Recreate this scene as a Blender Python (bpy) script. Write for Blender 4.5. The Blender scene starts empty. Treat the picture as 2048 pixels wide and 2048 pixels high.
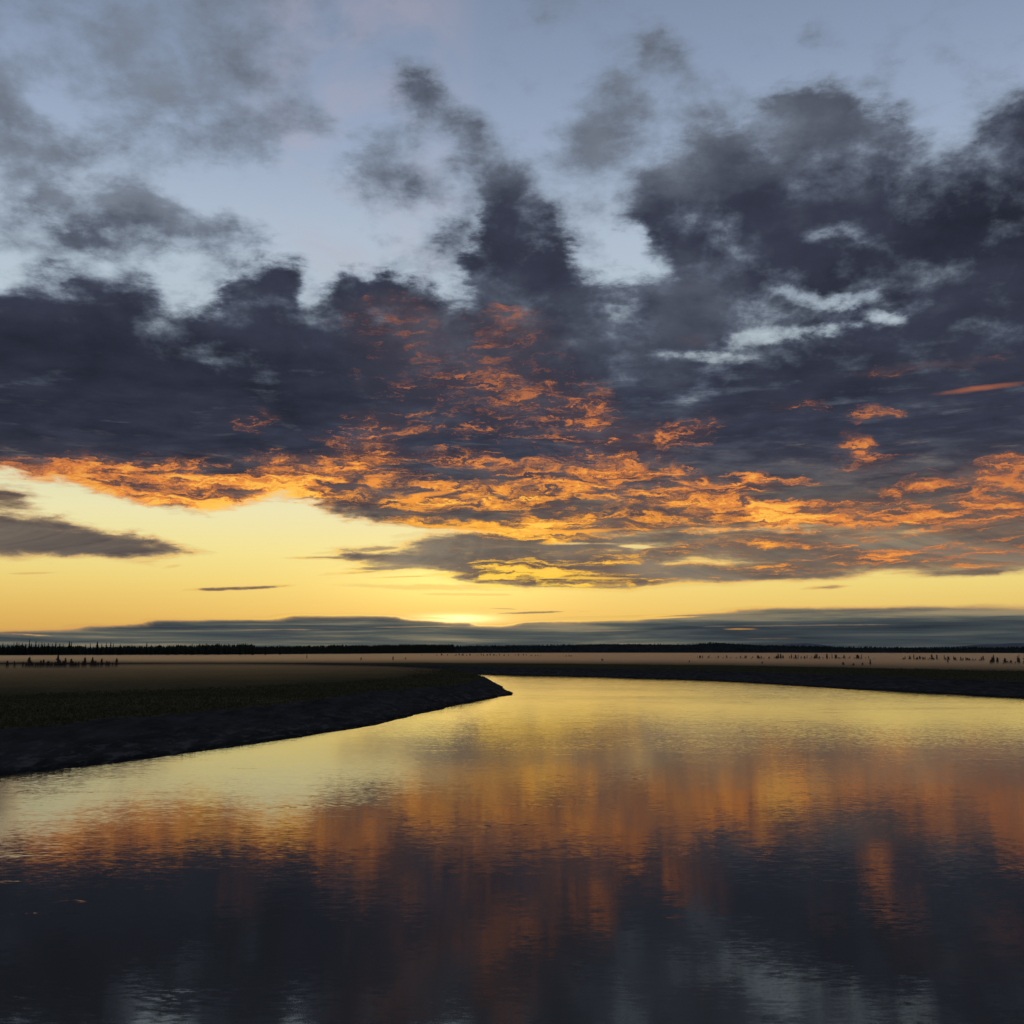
import bpy, math, random
import numpy as np

# ------------------------------------------------------------------ scene, camera, world, sun
scene = bpy.context.scene
scene.view_settings.view_transform = 'Standard'
scene.view_settings.look = 'None'
scene.view_settings.exposure = 0.0
scene.view_settings.gamma = 1.0
scene.cycles.max_bounces = 6
scene.cycles.volume_bounces = 2
scene.cycles.sample_clamp_indirect = 4.0

CAM_H = 8.0
cam = bpy.data.cameras.new('camera')
cam.sensor_width = 36.0
cam.lens = 38.83
cam.clip_start = 0.5
cam.clip_end = 120000.0
cam_ob = bpy.data.objects.new('camera', cam)
cam_ob.location = (0.0, 0.0, CAM_H)
cam_ob.rotation_euler = (math.radians(90 + 7.2), 0, 0)
scene.collection.objects.link(cam_ob)
scene.camera = cam_ob

SUN_AZ = math.radians(-2.8)      # measured from +Y towards +X
SUN_EL = math.radians(1.6)
SUN_DIR = (math.sin(SUN_AZ) * math.cos(SUN_EL), math.cos(SUN_AZ) * math.cos(SUN_EL), math.sin(SUN_EL))


def lin(r, g, b, k=1.0):
    o = []
    for c in (r, g, b):
        c = c / 255.0
        o.append(k * (c / 12.92 if c <= 0.04045 else ((c + 0.055) / 1.055) ** 2.4))
    return (o[0], o[1], o[2], 1.0)


# cloud cover seen from the river, row by row of elevation (degrees), azimuth -27.5..27.5 degrees;
# three base-62 digits per cell: cover, sunset light on the underside, lightness of the cloud body
SKY_EL = [0, 0.45, 0.8, 1.1, 1.4, 1.7, 2.0, 2.35, 2.7, 3.05, 3.4, 3.75, 4.1, 4.5, 4.9, 5.3, 5.7, 6.1, 6.5, 6.9, 7.3, 7.7, 8.1, 8.6, 9.1, 9.6, 10.2, 10.8, 11.5, 12.2, 13, 13.8, 14.7, 15.6, 16.5, 17.5, 18.5, 19.5, 20.5, 21.6, 22.8, 24, 25.3, 26.6, 28, 29.5, 31.5, 34]
SKY_ROWS = [
    [
     40, 0, 22, 40, 0, 22, 40, 0, 22, 40, 0, 22, 40, 0, 22, 40, 0, 22, 40, 0, 22, 40, 0, 22, 40, 0, 22, 40, 0, 22, 40, 0, 22, 40, 0, 22, 40, 0, 22, 40, 0, 22, 40, 0, 22, 40, 0, 22, 40, 0, 22, 40, 0, 22, 40, 0, 22, 40, 0, 22, 40, 0, 22,
     40, 0, 22, 40, 0, 22, 40, 0, 22, 40, 0, 22, 40, 0, 22, 40, 0, 22, 40, 0, 23, 40, 0, 22, 40, 0, 20, 40, 0, 20, 40, 0, 21, 40, 0, 22, 40, 0, 23, 40, 0, 23, 40, 0, 23, 40, 0, 23, 40, 0, 22, 40, 0, 21, 40, 0, 20, 40, 0, 18, 40, 0, 17,
     40, 0, 16, 40, 0, 15, 40, 0, 15, 40, 0, 15, 40, 0, 15, 40, 0, 15, 40, 0, 15, 40, 0, 15, 40, 0, 15, 40, 0, 15, 40, 0, 15, 40, 0, 15, 40, 0, 15, 40, 0, 15, 40, 0, 15, 40, 0, 15, 40, 0, 15, 40, 0, 15, 40, 0, 15, 40, 0, 15, 40, 0, 15,
    ],
    [
     40, 0, 22, 40, 0, 22, 40, 0, 22, 40, 0, 22, 40, 0, 22, 40, 0, 22, 40, 0, 22, 40, 0, 22, 40, 0, 22, 40, 0, 22, 40, 0, 22, 40, 0, 22, 40, 0, 22, 40, 0, 22, 40, 0, 22, 40, 0, 22, 40, 0, 22, 40, 0, 22, 40, 0, 22, 40, 0, 22, 40, 0, 22,
     40, 0, 22, 40, 0, 22, 40, 0, 22, 40, 0, 22, 40, 0, 22, 40, 0, 22, 40, 0, 22, 40, 0, 21, 40, 0, 19, 40, 0, 19, 40, 0, 19, 40, 0, 19, 40, 0, 19, 40, 0, 19, 40, 0, 19, 40, 0, 19, 40, 0, 19, 40, 0, 18, 40, 0, 18, 40, 0, 18, 40, 0, 18,
     40, 0, 17, 40, 0, 17, 40, 0, 16, 40, 0, 16, 40, 0, 15, 40, 0, 15, 40, 0, 15, 40, 0, 15, 40, 0, 15, 40, 0, 15, 40, 0, 15, 40, 0, 15, 40, 0, 15, 40, 0, 15, 40, 0, 15, 40, 0, 15, 40, 0, 15, 40, 0, 15, 40, 0, 15, 40, 0, 15, 40, 0, 15,
    ],
    [
     35, 0, 22, 36, 0, 22, 36, 0, 22, 37, 0, 22, 40, 0, 22, 40, 0, 22, 40, 0, 22, 40, 0, 22, 40, 0, 22, 40, 0, 22, 40, 0, 22, 40, 0, 22, 40, 0, 22, 40, 0, 22, 40, 0, 22, 40, 0, 22, 40, 0, 22, 40, 0, 22, 40, 0, 22, 40, 0, 22, 40, 0, 22,
     40, 0, 22, 40, 0, 22, 40, 0, 22, 40, 0, 22, 40, 0, 22, 40, 0, 22, 40, 0, 22, 40, 0, 21, 40, 0, 19, 40, 0, 19, 40, 0, 19, 40, 0, 19, 40, 0, 19, 40, 0, 19, 40, 0, 19, 40, 0, 19, 40, 0, 19, 40, 0, 18, 40, 0, 18, 40, 0, 18, 40, 0, 18,
     40, 0, 17, 40, 0, 17, 40, 0, 16, 40, 0, 16, 40, 0, 15, 40, 0, 15, 40, 0, 15, 40, 0, 15, 40, 0, 15, 40, 0, 15, 40, 0, 15, 40, 0, 15, 40, 0, 15, 40, 0, 15, 40, 0, 15, 40, 0, 14, 40, 0, 13, 40, 0, 13, 40, 0, 12, 40, 0, 12, 40, 0, 12,
    ],
    [
     0, 0, 22, 0, 0, 22, 1, 0, 22, 1, 0, 22, 6, 0, 22, 7, 0, 22, 8, 0, 22, 20, 0, 22, 31, 0, 22, 39, 0, 22, 40, 0, 22, 40, 0, 22, 40, 0, 22, 40, 0, 22, 40, 0, 22, 40, 0, 22, 40, 0, 22, 40, 0, 22, 40, 0, 22, 40, 0, 22, 40, 0, 22,
     40, 0, 22, 40, 0, 22, 40, 0, 22, 40, 0, 22, 40, 0, 22, 40, 0, 22, 40, 0, 23, 40, 0, 22, 40, 0, 20, 40, 0, 20, 40, 0, 21, 40, 0, 22, 40, 0, 23, 40, 0, 23, 40, 0, 23, 40, 0, 23, 40, 0, 22, 40, 0, 21, 40, 0, 20, 40, 0, 18, 40, 0, 17,
     40, 0, 15, 40, 0, 14, 40, 0, 13, 40, 0, 12, 40, 0, 11, 40, 0, 10, 40, 0, 9, 40, 0, 8, 40, 0, 8, 40, 0, 8, 40, 0, 8, 40, 0, 7, 40, 0, 7, 40, 0, 7, 40, 0, 7, 40, 0, 7, 40, 0, 7, 40, 0, 7, 40, 0, 7, 40, 0, 7, 40, 0, 7,
    ],
    [
     0, 0, 22, 0, 0, 22, 0, 0, 22, 0, 0, 22, 0, 0, 22, 0, 0, 22, 0, 0, 22, 0, 0, 22, 0, 0, 22, 2, 0, 22, 14, 0, 22, 32, 0, 22, 34, 0, 22, 34, 0, 22, 37, 0, 22, 40, 0, 22, 40, 0, 22, 40, 0, 22, 40, 0, 22, 40, 0, 22, 40, 0, 22,
     40, 0, 22, 40, 0, 22, 40, 0, 22, 40, 0, 22, 40, 0, 22, 38, 0, 22, 29, 0, 23, 24, 0, 22, 9, 0, 20, 9, 0, 20, 17, 0, 21, 29, 0, 22, 29, 0, 23, 28, 0, 23, 32, 0, 23, 38, 0, 23, 39, 0, 22, 40, 0, 21, 40, 0, 19, 40, 0, 17, 40, 0, 15,
     40, 0, 13, 40, 0, 11, 40, 0, 10, 40, 0, 10, 40, 0, 9, 40, 0, 9, 40, 0, 8, 40, 0, 8, 40, 0, 8, 40, 0, 9, 40, 0, 9, 40, 0, 9, 40, 0, 9, 40, 0, 9, 40, 0, 8, 40, 0, 8, 40, 0, 8, 40, 0, 8, 40, 0, 8, 40, 0, 8, 40, 0, 9,
    ],
    [
     0, 0, 22, 0, 0, 22, 0, 0, 22, 0, 0, 22, 0, 0, 22, 0, 0, 22, 0, 0, 22, 0, 0, 22, 0, 0, 22, 0, 0, 22, 0, 0, 22, 0, 0, 22, 0, 0, 22, 0, 0, 22, 4, 0, 22, 6, 0, 22, 7, 0, 22, 7, 0, 22, 22, 0, 22, 28, 0, 22, 29, 0, 22,
     30, 0, 22, 31, 0, 22, 31, 0, 22, 28, 0, 22, 10, 0, 22, 2, 0, 22, 0, 0, 23, 0, 0, 22, 0, 0, 20, 0, 0, 20, 0, 0, 21, 0, 0, 22, 0, 0, 23, 0, 0, 24, 1, 0, 25, 2, 0, 26, 4, 0, 29, 11, 0, 32, 23, 0, 34, 31, 0, 36, 39, 0, 37,
     39, 0, 37, 40, 0, 37, 40, 0, 36, 40, 0, 34, 40, 0, 32, 40, 0, 29, 40, 0, 27, 40, 0, 26, 40, 0, 27, 40, 0, 28, 40, 0, 29, 40, 0, 31, 40, 0, 33, 40, 0, 35, 40, 0, 35, 40, 0, 36, 40, 0, 36, 40, 0, 36, 40, 0, 37, 40, 0, 37, 40, 0, 37,
    ],
    [
     0, 0, 22, 0, 0, 22, 0, 0, 22, 0, 0, 22, 0, 0, 22, 0, 0, 22, 0, 0, 22, 0, 0, 22, 0, 0, 22, 0, 0, 22, 0, 0, 22, 0, 0, 22, 0, 0, 22, 0, 0, 22, 0, 0, 22, 0, 0, 22, 0, 0, 22, 0, 0, 22, 0, 0, 22, 0, 0, 22, 0, 0, 22,
     0, 0, 22, 0, 0, 22, 0, 0, 22, 0, 0, 22, 0, 0, 22, 0, 0, 22, 0, 0, 23, 0, 0, 22, 0, 0, 20, 0, 0, 20, 0, 0, 21, 0, 0, 22, 0, 0, 23, 0, 0, 23, 0, 0, 23, 0, 0, 23, 0, 0, 23, 0, 0, 23, 0, 0, 23, 0, 0, 23, 2, 0, 24,
     6, 0, 27, 11, 0, 30, 24, 0, 33, 30, 0, 35, 37, 0, 36, 38, 0, 37, 37, 0, 37, 36, 0, 37, 36, 0, 37, 35, 0, 37, 34, 0, 36, 33, 0, 36, 32, 0, 36, 31, 0, 35, 29, 0, 34, 27, 0, 31, 24, 0, 29, 21, 0, 26, 18, 0, 23, 14, 0, 19, 11, 0, 16,
    ],
    [
     0, 0, 12, 0, 0, 12, 0, 0, 12, 0, 0, 12, 0, 0, 13, 0, 0, 13, 0, 0, 13, 0, 0, 14, 0, 0, 14, 0, 0, 14, 0, 0, 14, 0, 0, 15, 0, 0, 16, 0, 0, 16, 0, 0, 17, 0, 0, 17, 0, 0, 18, 0, 0, 18, 0, 0, 19, 0, 0, 19, 0, 0, 19,
     0, 0, 19, 0, 0, 20, 0, 0, 20, 0, 0, 20, 0, 0, 20, 0, 0, 21, 0, 0, 21, 0, 0, 21, 0, 0, 19, 0, 0, 18, 0, 0, 19, 0, 0, 20, 0, 0, 21, 0, 0, 21, 0, 0, 21, 0, 0, 21, 0, 0, 21, 0, 0, 20, 0, 0, 19, 0, 0, 18, 0, 0, 17,
     0, 0, 15, 0, 0, 14, 0, 0, 13, 0, 0, 13, 0, 0, 12, 0, 0, 12, 0, 0, 12, 0, 0, 12, 0, 0, 12, 0, 0, 12, 0, 0, 12, 0, 0, 12, 0, 0, 12, 0, 0, 12, 0, 0, 12, 0, 0, 12, 0, 0, 12, 0, 0, 12, 0, 0, 12, 0, 0, 12, 0, 0, 12,
    ],
    [
     0, 0, 12, 0, 0, 12, 0, 0, 12, 0, 0, 12, 0, 0, 12, 0, 0, 12, 0, 0, 12, 0, 0, 12, 0, 0, 12, 0, 0, 12, 0, 0, 12, 0, 0, 12, 0, 0, 12, 0, 0, 12, 0, 0, 12, 0, 0, 12, 0, 0, 13, 0, 0, 14, 0, 0, 15, 0, 0, 15, 0, 0, 15,
     0, 0, 15, 0, 0, 14, 0, 0, 14, 0, 0, 14, 0, 0, 14, 0, 0, 14, 0, 0, 14, 0, 0, 14, 0, 0, 13, 0, 0, 13, 0, 0, 13, 0, 0, 13, 0, 0, 13, 0, 0, 13, 0, 0, 13, 0, 0, 13, 0, 0, 13, 0, 0, 13, 0, 0, 13, 0, 0, 13, 0, 0, 13,
     0, 0, 13, 0, 0, 13, 0, 0, 13, 0, 0, 13, 0, 0, 13, 0, 0, 13, 0, 0, 13, 0, 0, 13, 0, 0, 13, 0, 0, 13, 0, 0, 13, 0, 0, 13, 0, 0, 13, 0, 0, 13, 0, 0, 13, 0, 0, 13, 0, 0, 13, 0, 0, 13, 0, 0, 13, 0, 0, 13, 0, 0, 13,
    ],
    [
     0, 0, 12, 0, 0, 12, 0, 0, 12, 0, 0, 12, 0, 0, 12, 0, 0, 12, 0, 0, 12, 0, 0, 12, 0, 0, 12, 0, 0, 12, 0, 0, 12, 0, 0, 12, 0, 0, 12, 0, 0, 12, 0, 0, 12, 0, 0, 13, 0, 0, 14, 0, 0, 17, 0, 0, 19, 0, 0, 20, 0, 0, 20,
     0, 0, 19, 0, 0, 19, 0, 0, 18, 0, 0, 18, 0, 0, 18, 0, 0, 18, 0, 0, 18, 0, 1, 18, 0, 2, 18, 1, 3, 17, 2, 4, 17, 3, 4, 16, 4, 4, 16, 4, 4, 16, 4, 4, 16, 4, 4, 16, 5, 4, 16, 4, 4, 16, 2, 4, 16, 1, 4, 16, 1, 3, 15,
     1, 2, 15, 0, 1, 16, 0, 0, 16, 0, 0, 16, 0, 0, 16, 0, 0, 16, 0, 0, 16, 0, 0, 15, 0, 0, 15, 0, 0, 15, 0, 0, 16, 0, 0, 16, 0, 0, 16, 0, 0, 16, 0, 0, 16, 0, 0, 16, 0, 0, 16, 0, 0, 16, 0, 0, 16, 0, 0, 17, 0, 0, 17,
    ],
    [
     0, 0, 12, 0, 0, 12, 0, 0, 12, 0, 0, 12, 0, 0, 12, 0, 0, 12, 0, 0, 12, 0, 0, 12, 0, 0, 12, 0, 0, 12, 0, 0, 12, 0, 0, 12, 0, 0, 12, 0, 0, 12, 0, 0, 12, 0, 0, 13, 0, 0, 15, 0, 0, 19, 0, 0, 22, 0, 0, 24, 0, 0, 24,
     0, 0, 23, 0, 0, 23, 0, 0, 23, 0, 0, 23, 0, 0, 23, 0, 1, 23, 1, 3, 23, 5, 7, 23, 12, 12, 23, 18, 17, 22, 23, 19, 22, 28, 20, 22, 29, 20, 21, 29, 20, 21, 29, 21, 22, 29, 21, 22, 30, 21, 22, 28, 21, 22, 24, 21, 21, 18, 20, 21, 13, 18, 21,
     10, 14, 21, 9, 10, 21, 8, 8, 21, 7, 7, 21, 7, 6, 21, 6, 5, 21, 4, 4, 21, 3, 3, 21, 2, 3, 21, 1, 2, 21, 0, 2, 21, 0, 2, 21, 0, 2, 22, 0, 2, 22, 0, 2, 22, 0, 2, 21, 0, 2, 21, 0, 2, 22, 0, 2, 22, 0, 3, 22, 0, 3, 23,
    ],
    [
     0, 0, 12, 0, 0, 12, 0, 0, 12, 0, 0, 12, 0, 0, 12, 0, 0, 12, 0, 0, 12, 0, 0, 12, 0, 0, 12, 0, 0, 12, 0, 0, 12, 0, 0, 12, 0, 0, 12, 0, 0, 12, 0, 0, 12, 0, 0, 13, 0, 0, 15, 0, 0, 19, 0, 0, 23, 0, 0, 24, 5, 0, 25,
     7, 0, 25, 2, 0, 25, 0, 0, 25, 0, 0, 25, 1, 0, 25, 2, 2, 25, 7, 7, 25, 22, 15, 25, 33, 23, 24, 34, 25, 24, 34, 26, 24, 34, 25, 24, 34, 25, 24, 34, 24, 24, 34, 24, 24, 34, 23, 24, 34, 22, 24, 34, 21, 24, 34, 20, 24, 34, 19, 24, 33, 17, 24,
     32, 15, 24, 32, 14, 24, 32, 13, 24, 32, 14, 24, 32, 14, 24, 31, 15, 24, 29, 15, 24, 28, 15, 24, 25, 13, 24, 17, 11, 24, 9, 9, 24, 9, 9, 24, 18, 9, 24, 29, 9, 24, 32, 9, 24, 31, 9, 24, 26, 9, 24, 17, 10, 24, 19, 11, 24, 22, 12, 25, 25, 13, 25,
    ],
    [
     0, 0, 15, 0, 0, 15, 0, 0, 14, 0, 0, 14, 0, 0, 14, 0, 0, 13, 0, 0, 13, 0, 0, 13, 0, 0, 13, 0, 0, 13, 0, 0, 13, 0, 0, 12, 0, 0, 12, 0, 0, 12, 0, 0, 12, 0, 0, 13, 0, 0, 15, 0, 0, 19, 0, 0, 23, 0, 0, 24, 0, 0, 25,
     0, 6, 25, 3, 16, 25, 14, 20, 25, 10, 15, 25, 7, 4, 25, 9, 4, 25, 18, 10, 25, 32, 21, 25, 34, 28, 25, 34, 32, 25, 34, 33, 25, 34, 33, 25, 34, 32, 25, 34, 31, 25, 34, 28, 25, 34, 24, 25, 34, 22, 25, 34, 20, 25, 34, 18, 25, 34, 16, 25, 34, 13, 25,
     34, 12, 25, 34, 11, 25, 34, 12, 25, 34, 14, 25, 34, 17, 25, 34, 19, 25, 33, 19, 25, 31, 19, 25, 29, 19, 25, 27, 19, 25, 26, 18, 25, 25, 18, 25, 24, 18, 25, 23, 18, 25, 24, 18, 25, 25, 18, 25, 26, 19, 25, 29, 19, 25, 30, 19, 25, 31, 19, 25, 31, 20, 25,
    ],
    [
     30, 4, 18, 27, 8, 18, 23, 11, 18, 20, 12, 18, 16, 18, 17, 12, 24, 17, 10, 19, 17, 8, 15, 17, 8, 11, 17, 12, 8, 17, 10, 3, 16, 8, 1, 16, 6, 0, 16, 4, 0, 15, 2, 0, 14, 0, 0, 13, 0, 0, 15, 0, 0, 19, 0, 0, 23, 0, 0, 24, 5, 0, 25,
     12, 0, 25, 19, 0, 25, 25, 0, 25, 27, 0, 25, 29, 1, 25, 32, 4, 25, 33, 9, 25, 34, 17, 25, 34, 22, 25, 34, 23, 25, 34, 24, 25, 34, 24, 25, 34, 23, 25, 34, 23, 25, 34, 22, 25, 34, 22, 25, 34, 21, 25, 32, 20, 25, 27, 20, 25, 21, 20, 25, 17, 20, 25,
     16, 20, 25, 18, 20, 25, 21, 20, 25, 27, 20, 25, 32, 20, 25, 34, 20, 25, 34, 20, 25, 34, 20, 25, 34, 20, 25, 34, 20, 25, 34, 20, 25, 34, 20, 25, 34, 20, 25, 34, 21, 25, 34, 21, 25, 34, 21, 25, 34, 22, 25, 34, 22, 25, 34, 22, 25, 34, 23, 25, 34, 24, 25,
    ],
    [
     37, 0, 18, 37, 0, 18, 37, 0, 18, 37, 0, 18, 37, 0, 18, 37, 0, 18, 36, 0, 18, 36, 0, 18, 36, 0, 18, 37, 0, 18, 36, 0, 18, 35, 0, 18, 27, 0, 18, 14, 0, 16, 3, 0, 15, 0, 0, 14, 0, 0, 15, 0, 0, 19, 0, 0, 23, 0, 0, 24, 11, 0, 25,
     29, 0, 25, 33, 0, 26, 34, 0, 26, 34, 0, 26, 34, 1, 26, 34, 4, 26, 34, 10, 25, 34, 15, 25, 34, 16, 25, 34, 15, 25, 34, 14, 25, 34, 15, 25, 34, 16, 25, 34, 17, 25, 34, 19, 25, 34, 20, 25, 34, 21, 25, 34, 20, 25, 34, 20, 25, 34, 20, 25, 34, 20, 25,
     34, 18, 25, 34, 15, 25, 34, 12, 25, 34, 9, 25, 34, 9, 25, 34, 11, 25, 34, 13, 25, 34, 18, 25, 34, 22, 25, 34, 24, 25, 34, 25, 25, 34, 26, 25, 34, 26, 25, 34, 25, 25, 34, 23, 25, 34, 21, 25, 34, 19, 25, 34, 18, 25, 34, 17, 25, 34, 16, 25, 34, 15, 25,
    ],
    [
     37, 0, 18, 37, 0, 18, 37, 0, 18, 37, 0, 18, 37, 0, 18, 37, 0, 18, 37, 0, 18, 37, 0, 18, 37, 0, 18, 37, 0, 18, 33, 0, 18, 13, 0, 18, 1, 0, 18, 0, 0, 17, 0, 0, 15, 0, 0, 14, 0, 0, 15, 0, 0, 19, 0, 0, 23, 0, 0, 25, 1, 0, 25,
     5, 0, 26, 13, 0, 27, 16, 0, 28, 15, 0, 28, 20, 1, 28, 31, 3, 28, 34, 8, 27, 34, 10, 26, 34, 10, 26, 34, 8, 25, 34, 6, 25, 34, 7, 25, 34, 8, 25, 34, 11, 25, 34, 15, 25, 33, 19, 25, 29, 20, 25, 21, 20, 25, 19, 21, 25, 20, 21, 25, 24, 23, 25,
     31, 24, 25, 34, 26, 25, 34, 27, 25, 34, 28, 25, 34, 28, 25, 34, 28, 25, 34, 26, 25, 34, 24, 25, 34, 19, 25, 34, 13, 25, 34, 8, 25, 34, 5, 25, 34, 4, 25, 34, 5, 25, 34, 9, 25, 34, 14, 25, 34, 18, 25, 34, 20, 25, 34, 20, 25, 34, 20, 25, 34, 21, 25,
    ],
    [
     37, 0, 18, 37, 0, 18, 37, 0, 18, 37, 0, 18, 37, 0, 18, 37, 0, 18, 37, 0, 18, 37, 0, 18, 36, 0, 18, 28, 0, 18, 7, 0, 18, 0, 0, 18, 0, 0, 18, 0, 0, 17, 0, 0, 15, 0, 0, 14, 0, 0, 15, 0, 0, 19, 0, 0, 22, 0, 0, 23, 0, 0, 24,
     0, 0, 24, 0, 0, 25, 1, 0, 25, 4, 0, 25, 11, 1, 26, 21, 2, 25, 29, 5, 25, 33, 9, 25, 33, 13, 25, 33, 17, 25, 32, 20, 25, 32, 22, 25, 33, 22, 25, 33, 22, 25, 34, 21, 25, 34, 17, 25, 34, 12, 25, 34, 7, 25, 34, 4, 25, 34, 4, 25, 34, 5, 25,
     34, 9, 25, 34, 14, 25, 34, 18, 25, 34, 19, 24, 34, 18, 24, 34, 17, 25, 34, 17, 25, 33, 17, 25, 31, 18, 24, 28, 20, 24, 26, 20, 24, 25, 21, 24, 27, 21, 24, 31, 21, 24, 34, 21, 24, 34, 21, 24, 34, 22, 24, 34, 22, 24, 34, 22, 23, 34, 22, 23, 34, 22, 22,
    ],
    [
     21, 0, 18, 26, 0, 18, 30, 0, 18, 32, 0, 18, 31, 0, 18, 29, 0, 18, 24, 0, 18, 17, 0, 18, 9, 0, 18, 3, 0, 18, 0, 0, 18, 0, 0, 18, 0, 0, 18, 0, 0, 16, 0, 0, 15, 0, 0, 13, 0, 0, 14, 0, 0, 16, 0, 0, 18, 0, 0, 19, 0, 0, 20,
     0, 0, 20, 1, 0, 21, 2, 1, 21, 4, 2, 22, 6, 5, 22, 8, 12, 22, 13, 23, 22, 19, 34, 22, 23, 37, 22, 25, 38, 22, 27, 38, 22, 29, 38, 22, 28, 37, 22, 27, 33, 23, 27, 29, 23, 25, 26, 23, 25, 25, 23, 23, 24, 23, 25, 23, 23, 24, 23, 23, 23, 22, 23,
     22, 22, 23, 22, 22, 22, 24, 22, 22, 24, 22, 22, 25, 22, 22, 24, 22, 22, 24, 22, 22, 25, 22, 22, 26, 23, 22, 28, 23, 22, 30, 23, 21, 30, 23, 21, 32, 23, 21, 32, 24, 20, 32, 24, 20, 33, 24, 19, 34, 24, 19, 35, 24, 19, 35, 25, 19, 36, 25, 19, 36, 25, 18,
    ],
    [
     26, 0, 15, 23, 0, 16, 21, 0, 16, 18, 0, 17, 13, 0, 17, 7, 0, 17, 1, 0, 17, 0, 0, 17, 0, 0, 17, 0, 0, 17, 0, 1, 17, 0, 2, 18, 0, 4, 17, 1, 6, 16, 1, 7, 14, 0, 5, 13, 0, 2, 13, 0, 1, 13, 0, 1, 14, 0, 0, 14, 0, 1, 15,
     1, 2, 16, 7, 5, 16, 19, 15, 17, 22, 26, 17, 27, 32, 18, 30, 33, 18, 32, 32, 18, 34, 31, 18, 35, 30, 18, 36, 29, 18, 36, 30, 18, 36, 32, 18, 36, 33, 18, 36, 33, 18, 35, 33, 18, 34, 32, 19, 34, 31, 19, 32, 31, 19, 32, 30, 19, 29, 30, 19, 29, 29, 18,
     27, 28, 18, 26, 29, 18, 27, 32, 18, 28, 34, 18, 29, 36, 18, 30, 36, 18, 31, 36, 18, 32, 34, 18, 33, 30, 18, 34, 27, 18, 36, 28, 17, 36, 30, 17, 36, 30, 17, 36, 28, 17, 37, 24, 17, 37, 23, 17, 37, 24, 17, 37, 25, 17, 37, 25, 17, 37, 25, 17, 37, 26, 17,
    ],
    [
     29, 11, 12, 29, 10, 12, 29, 9, 12, 29, 9, 13, 28, 9, 13, 19, 3, 13, 2, 0, 13, 0, 1, 13, 0, 4, 14, 1, 9, 14, 4, 20, 14, 9, 30, 14, 14, 37, 14, 20, 40, 14, 19, 40, 13, 4, 39, 12, 0, 33, 12, 0, 21, 12, 0, 12, 12, 0, 6, 13, 4, 6, 14,
     16, 8, 15, 29, 5, 16, 35, 3, 16, 36, 7, 16, 36, 18, 16, 37, 17, 16, 37, 9, 16, 37, 5, 16, 37, 4, 16, 37, 6, 16, 37, 10, 16, 37, 18, 16, 37, 23, 16, 37, 24, 16, 37, 25, 16, 37, 25, 16, 37, 25, 16, 37, 26, 16, 37, 26, 16, 37, 27, 16, 37, 29, 16,
     36, 30, 16, 36, 32, 16, 36, 33, 16, 36, 34, 16, 37, 34, 16, 37, 33, 16, 37, 32, 16, 37, 29, 16, 37, 26, 16, 37, 24, 16, 37, 25, 16, 37, 27, 16, 37, 27, 16, 37, 23, 17, 37, 24, 17, 37, 32, 17, 37, 33, 17, 37, 28, 17, 37, 24, 17, 37, 24, 17, 37, 23, 17,
    ],
    [
     28, 2, 12, 29, 2, 12, 29, 3, 12, 29, 6, 12, 24, 10, 12, 6, 8, 12, 1, 8, 12, 3, 18, 12, 8, 27, 12, 18, 34, 12, 28, 37, 12, 32, 37, 12, 34, 37, 12, 36, 38, 12, 35, 38, 12, 24, 39, 12, 6, 37, 12, 1, 35, 12, 1, 36, 12, 8, 33, 13, 23, 24, 15,
     33, 16, 16, 36, 12, 16, 37, 15, 16, 37, 23, 16, 37, 25, 16, 37, 25, 16, 37, 24, 16, 37, 23, 16, 37, 23, 16, 37, 23, 16, 37, 23, 16, 37, 23, 16, 37, 22, 16, 37, 19, 16, 37, 15, 16, 37, 13, 16, 37, 14, 16, 37, 19, 16, 37, 23, 16, 37, 25, 16, 37, 28, 16,
     37, 31, 16, 37, 34, 17, 37, 35, 17, 37, 35, 17, 37, 35, 17, 37, 33, 17, 37, 28, 17, 37, 26, 17, 37, 25, 17, 37, 23, 17, 37, 22, 17, 37, 21, 17, 37, 18, 17, 37, 16, 17, 37, 27, 17, 37, 30, 17, 37, 25, 17, 37, 22, 17, 37, 21, 17, 37, 22, 17, 37, 22, 17,
    ],
    [
     8, 25, 12, 12, 20, 12, 17, 14, 12, 19, 14, 12, 9, 21, 12, 4, 27, 12, 12, 33, 12, 23, 37, 12, 31, 38, 12, 36, 37, 12, 37, 35, 12, 37, 33, 12, 37, 30, 12, 37, 31, 12, 37, 34, 12, 36, 36, 12, 27, 39, 12, 13, 40, 12, 19, 38, 12, 30, 35, 13, 35, 29, 15,
     37, 25, 16, 37, 24, 17, 37, 24, 17, 37, 26, 17, 37, 30, 17, 37, 34, 17, 37, 35, 17, 37, 36, 17, 37, 36, 17, 37, 36, 17, 37, 34, 17, 37, 31, 17, 37, 26, 17, 37, 21, 17, 37, 16, 17, 37, 16, 17, 37, 19, 17, 37, 22, 17, 37, 23, 17, 37, 25, 17, 37, 27, 17,
     37, 30, 17, 37, 31, 17, 37, 22, 17, 37, 13, 17, 37, 10, 17, 37, 6, 17, 37, 5, 17, 37, 7, 17, 37, 12, 17, 37, 18, 17, 37, 20, 17, 37, 21, 17, 37, 19, 17, 37, 14, 17, 37, 7, 17, 37, 20, 17, 37, 22, 17, 37, 22, 17, 37, 23, 17, 37, 23, 17, 37, 23, 17,
    ],
    [
     8, 38, 11, 6, 38, 11, 4, 38, 11, 4, 37, 11, 12, 38, 11, 24, 39, 11, 33, 38, 12, 36, 36, 12, 37, 32, 12, 37, 29, 12, 37, 27, 12, 37, 27, 12, 37, 27, 12, 37, 28, 12, 37, 29, 12, 37, 31, 12, 36, 33, 12, 33, 35, 12, 35, 39, 12, 37, 31, 13, 37, 27, 15,
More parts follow.
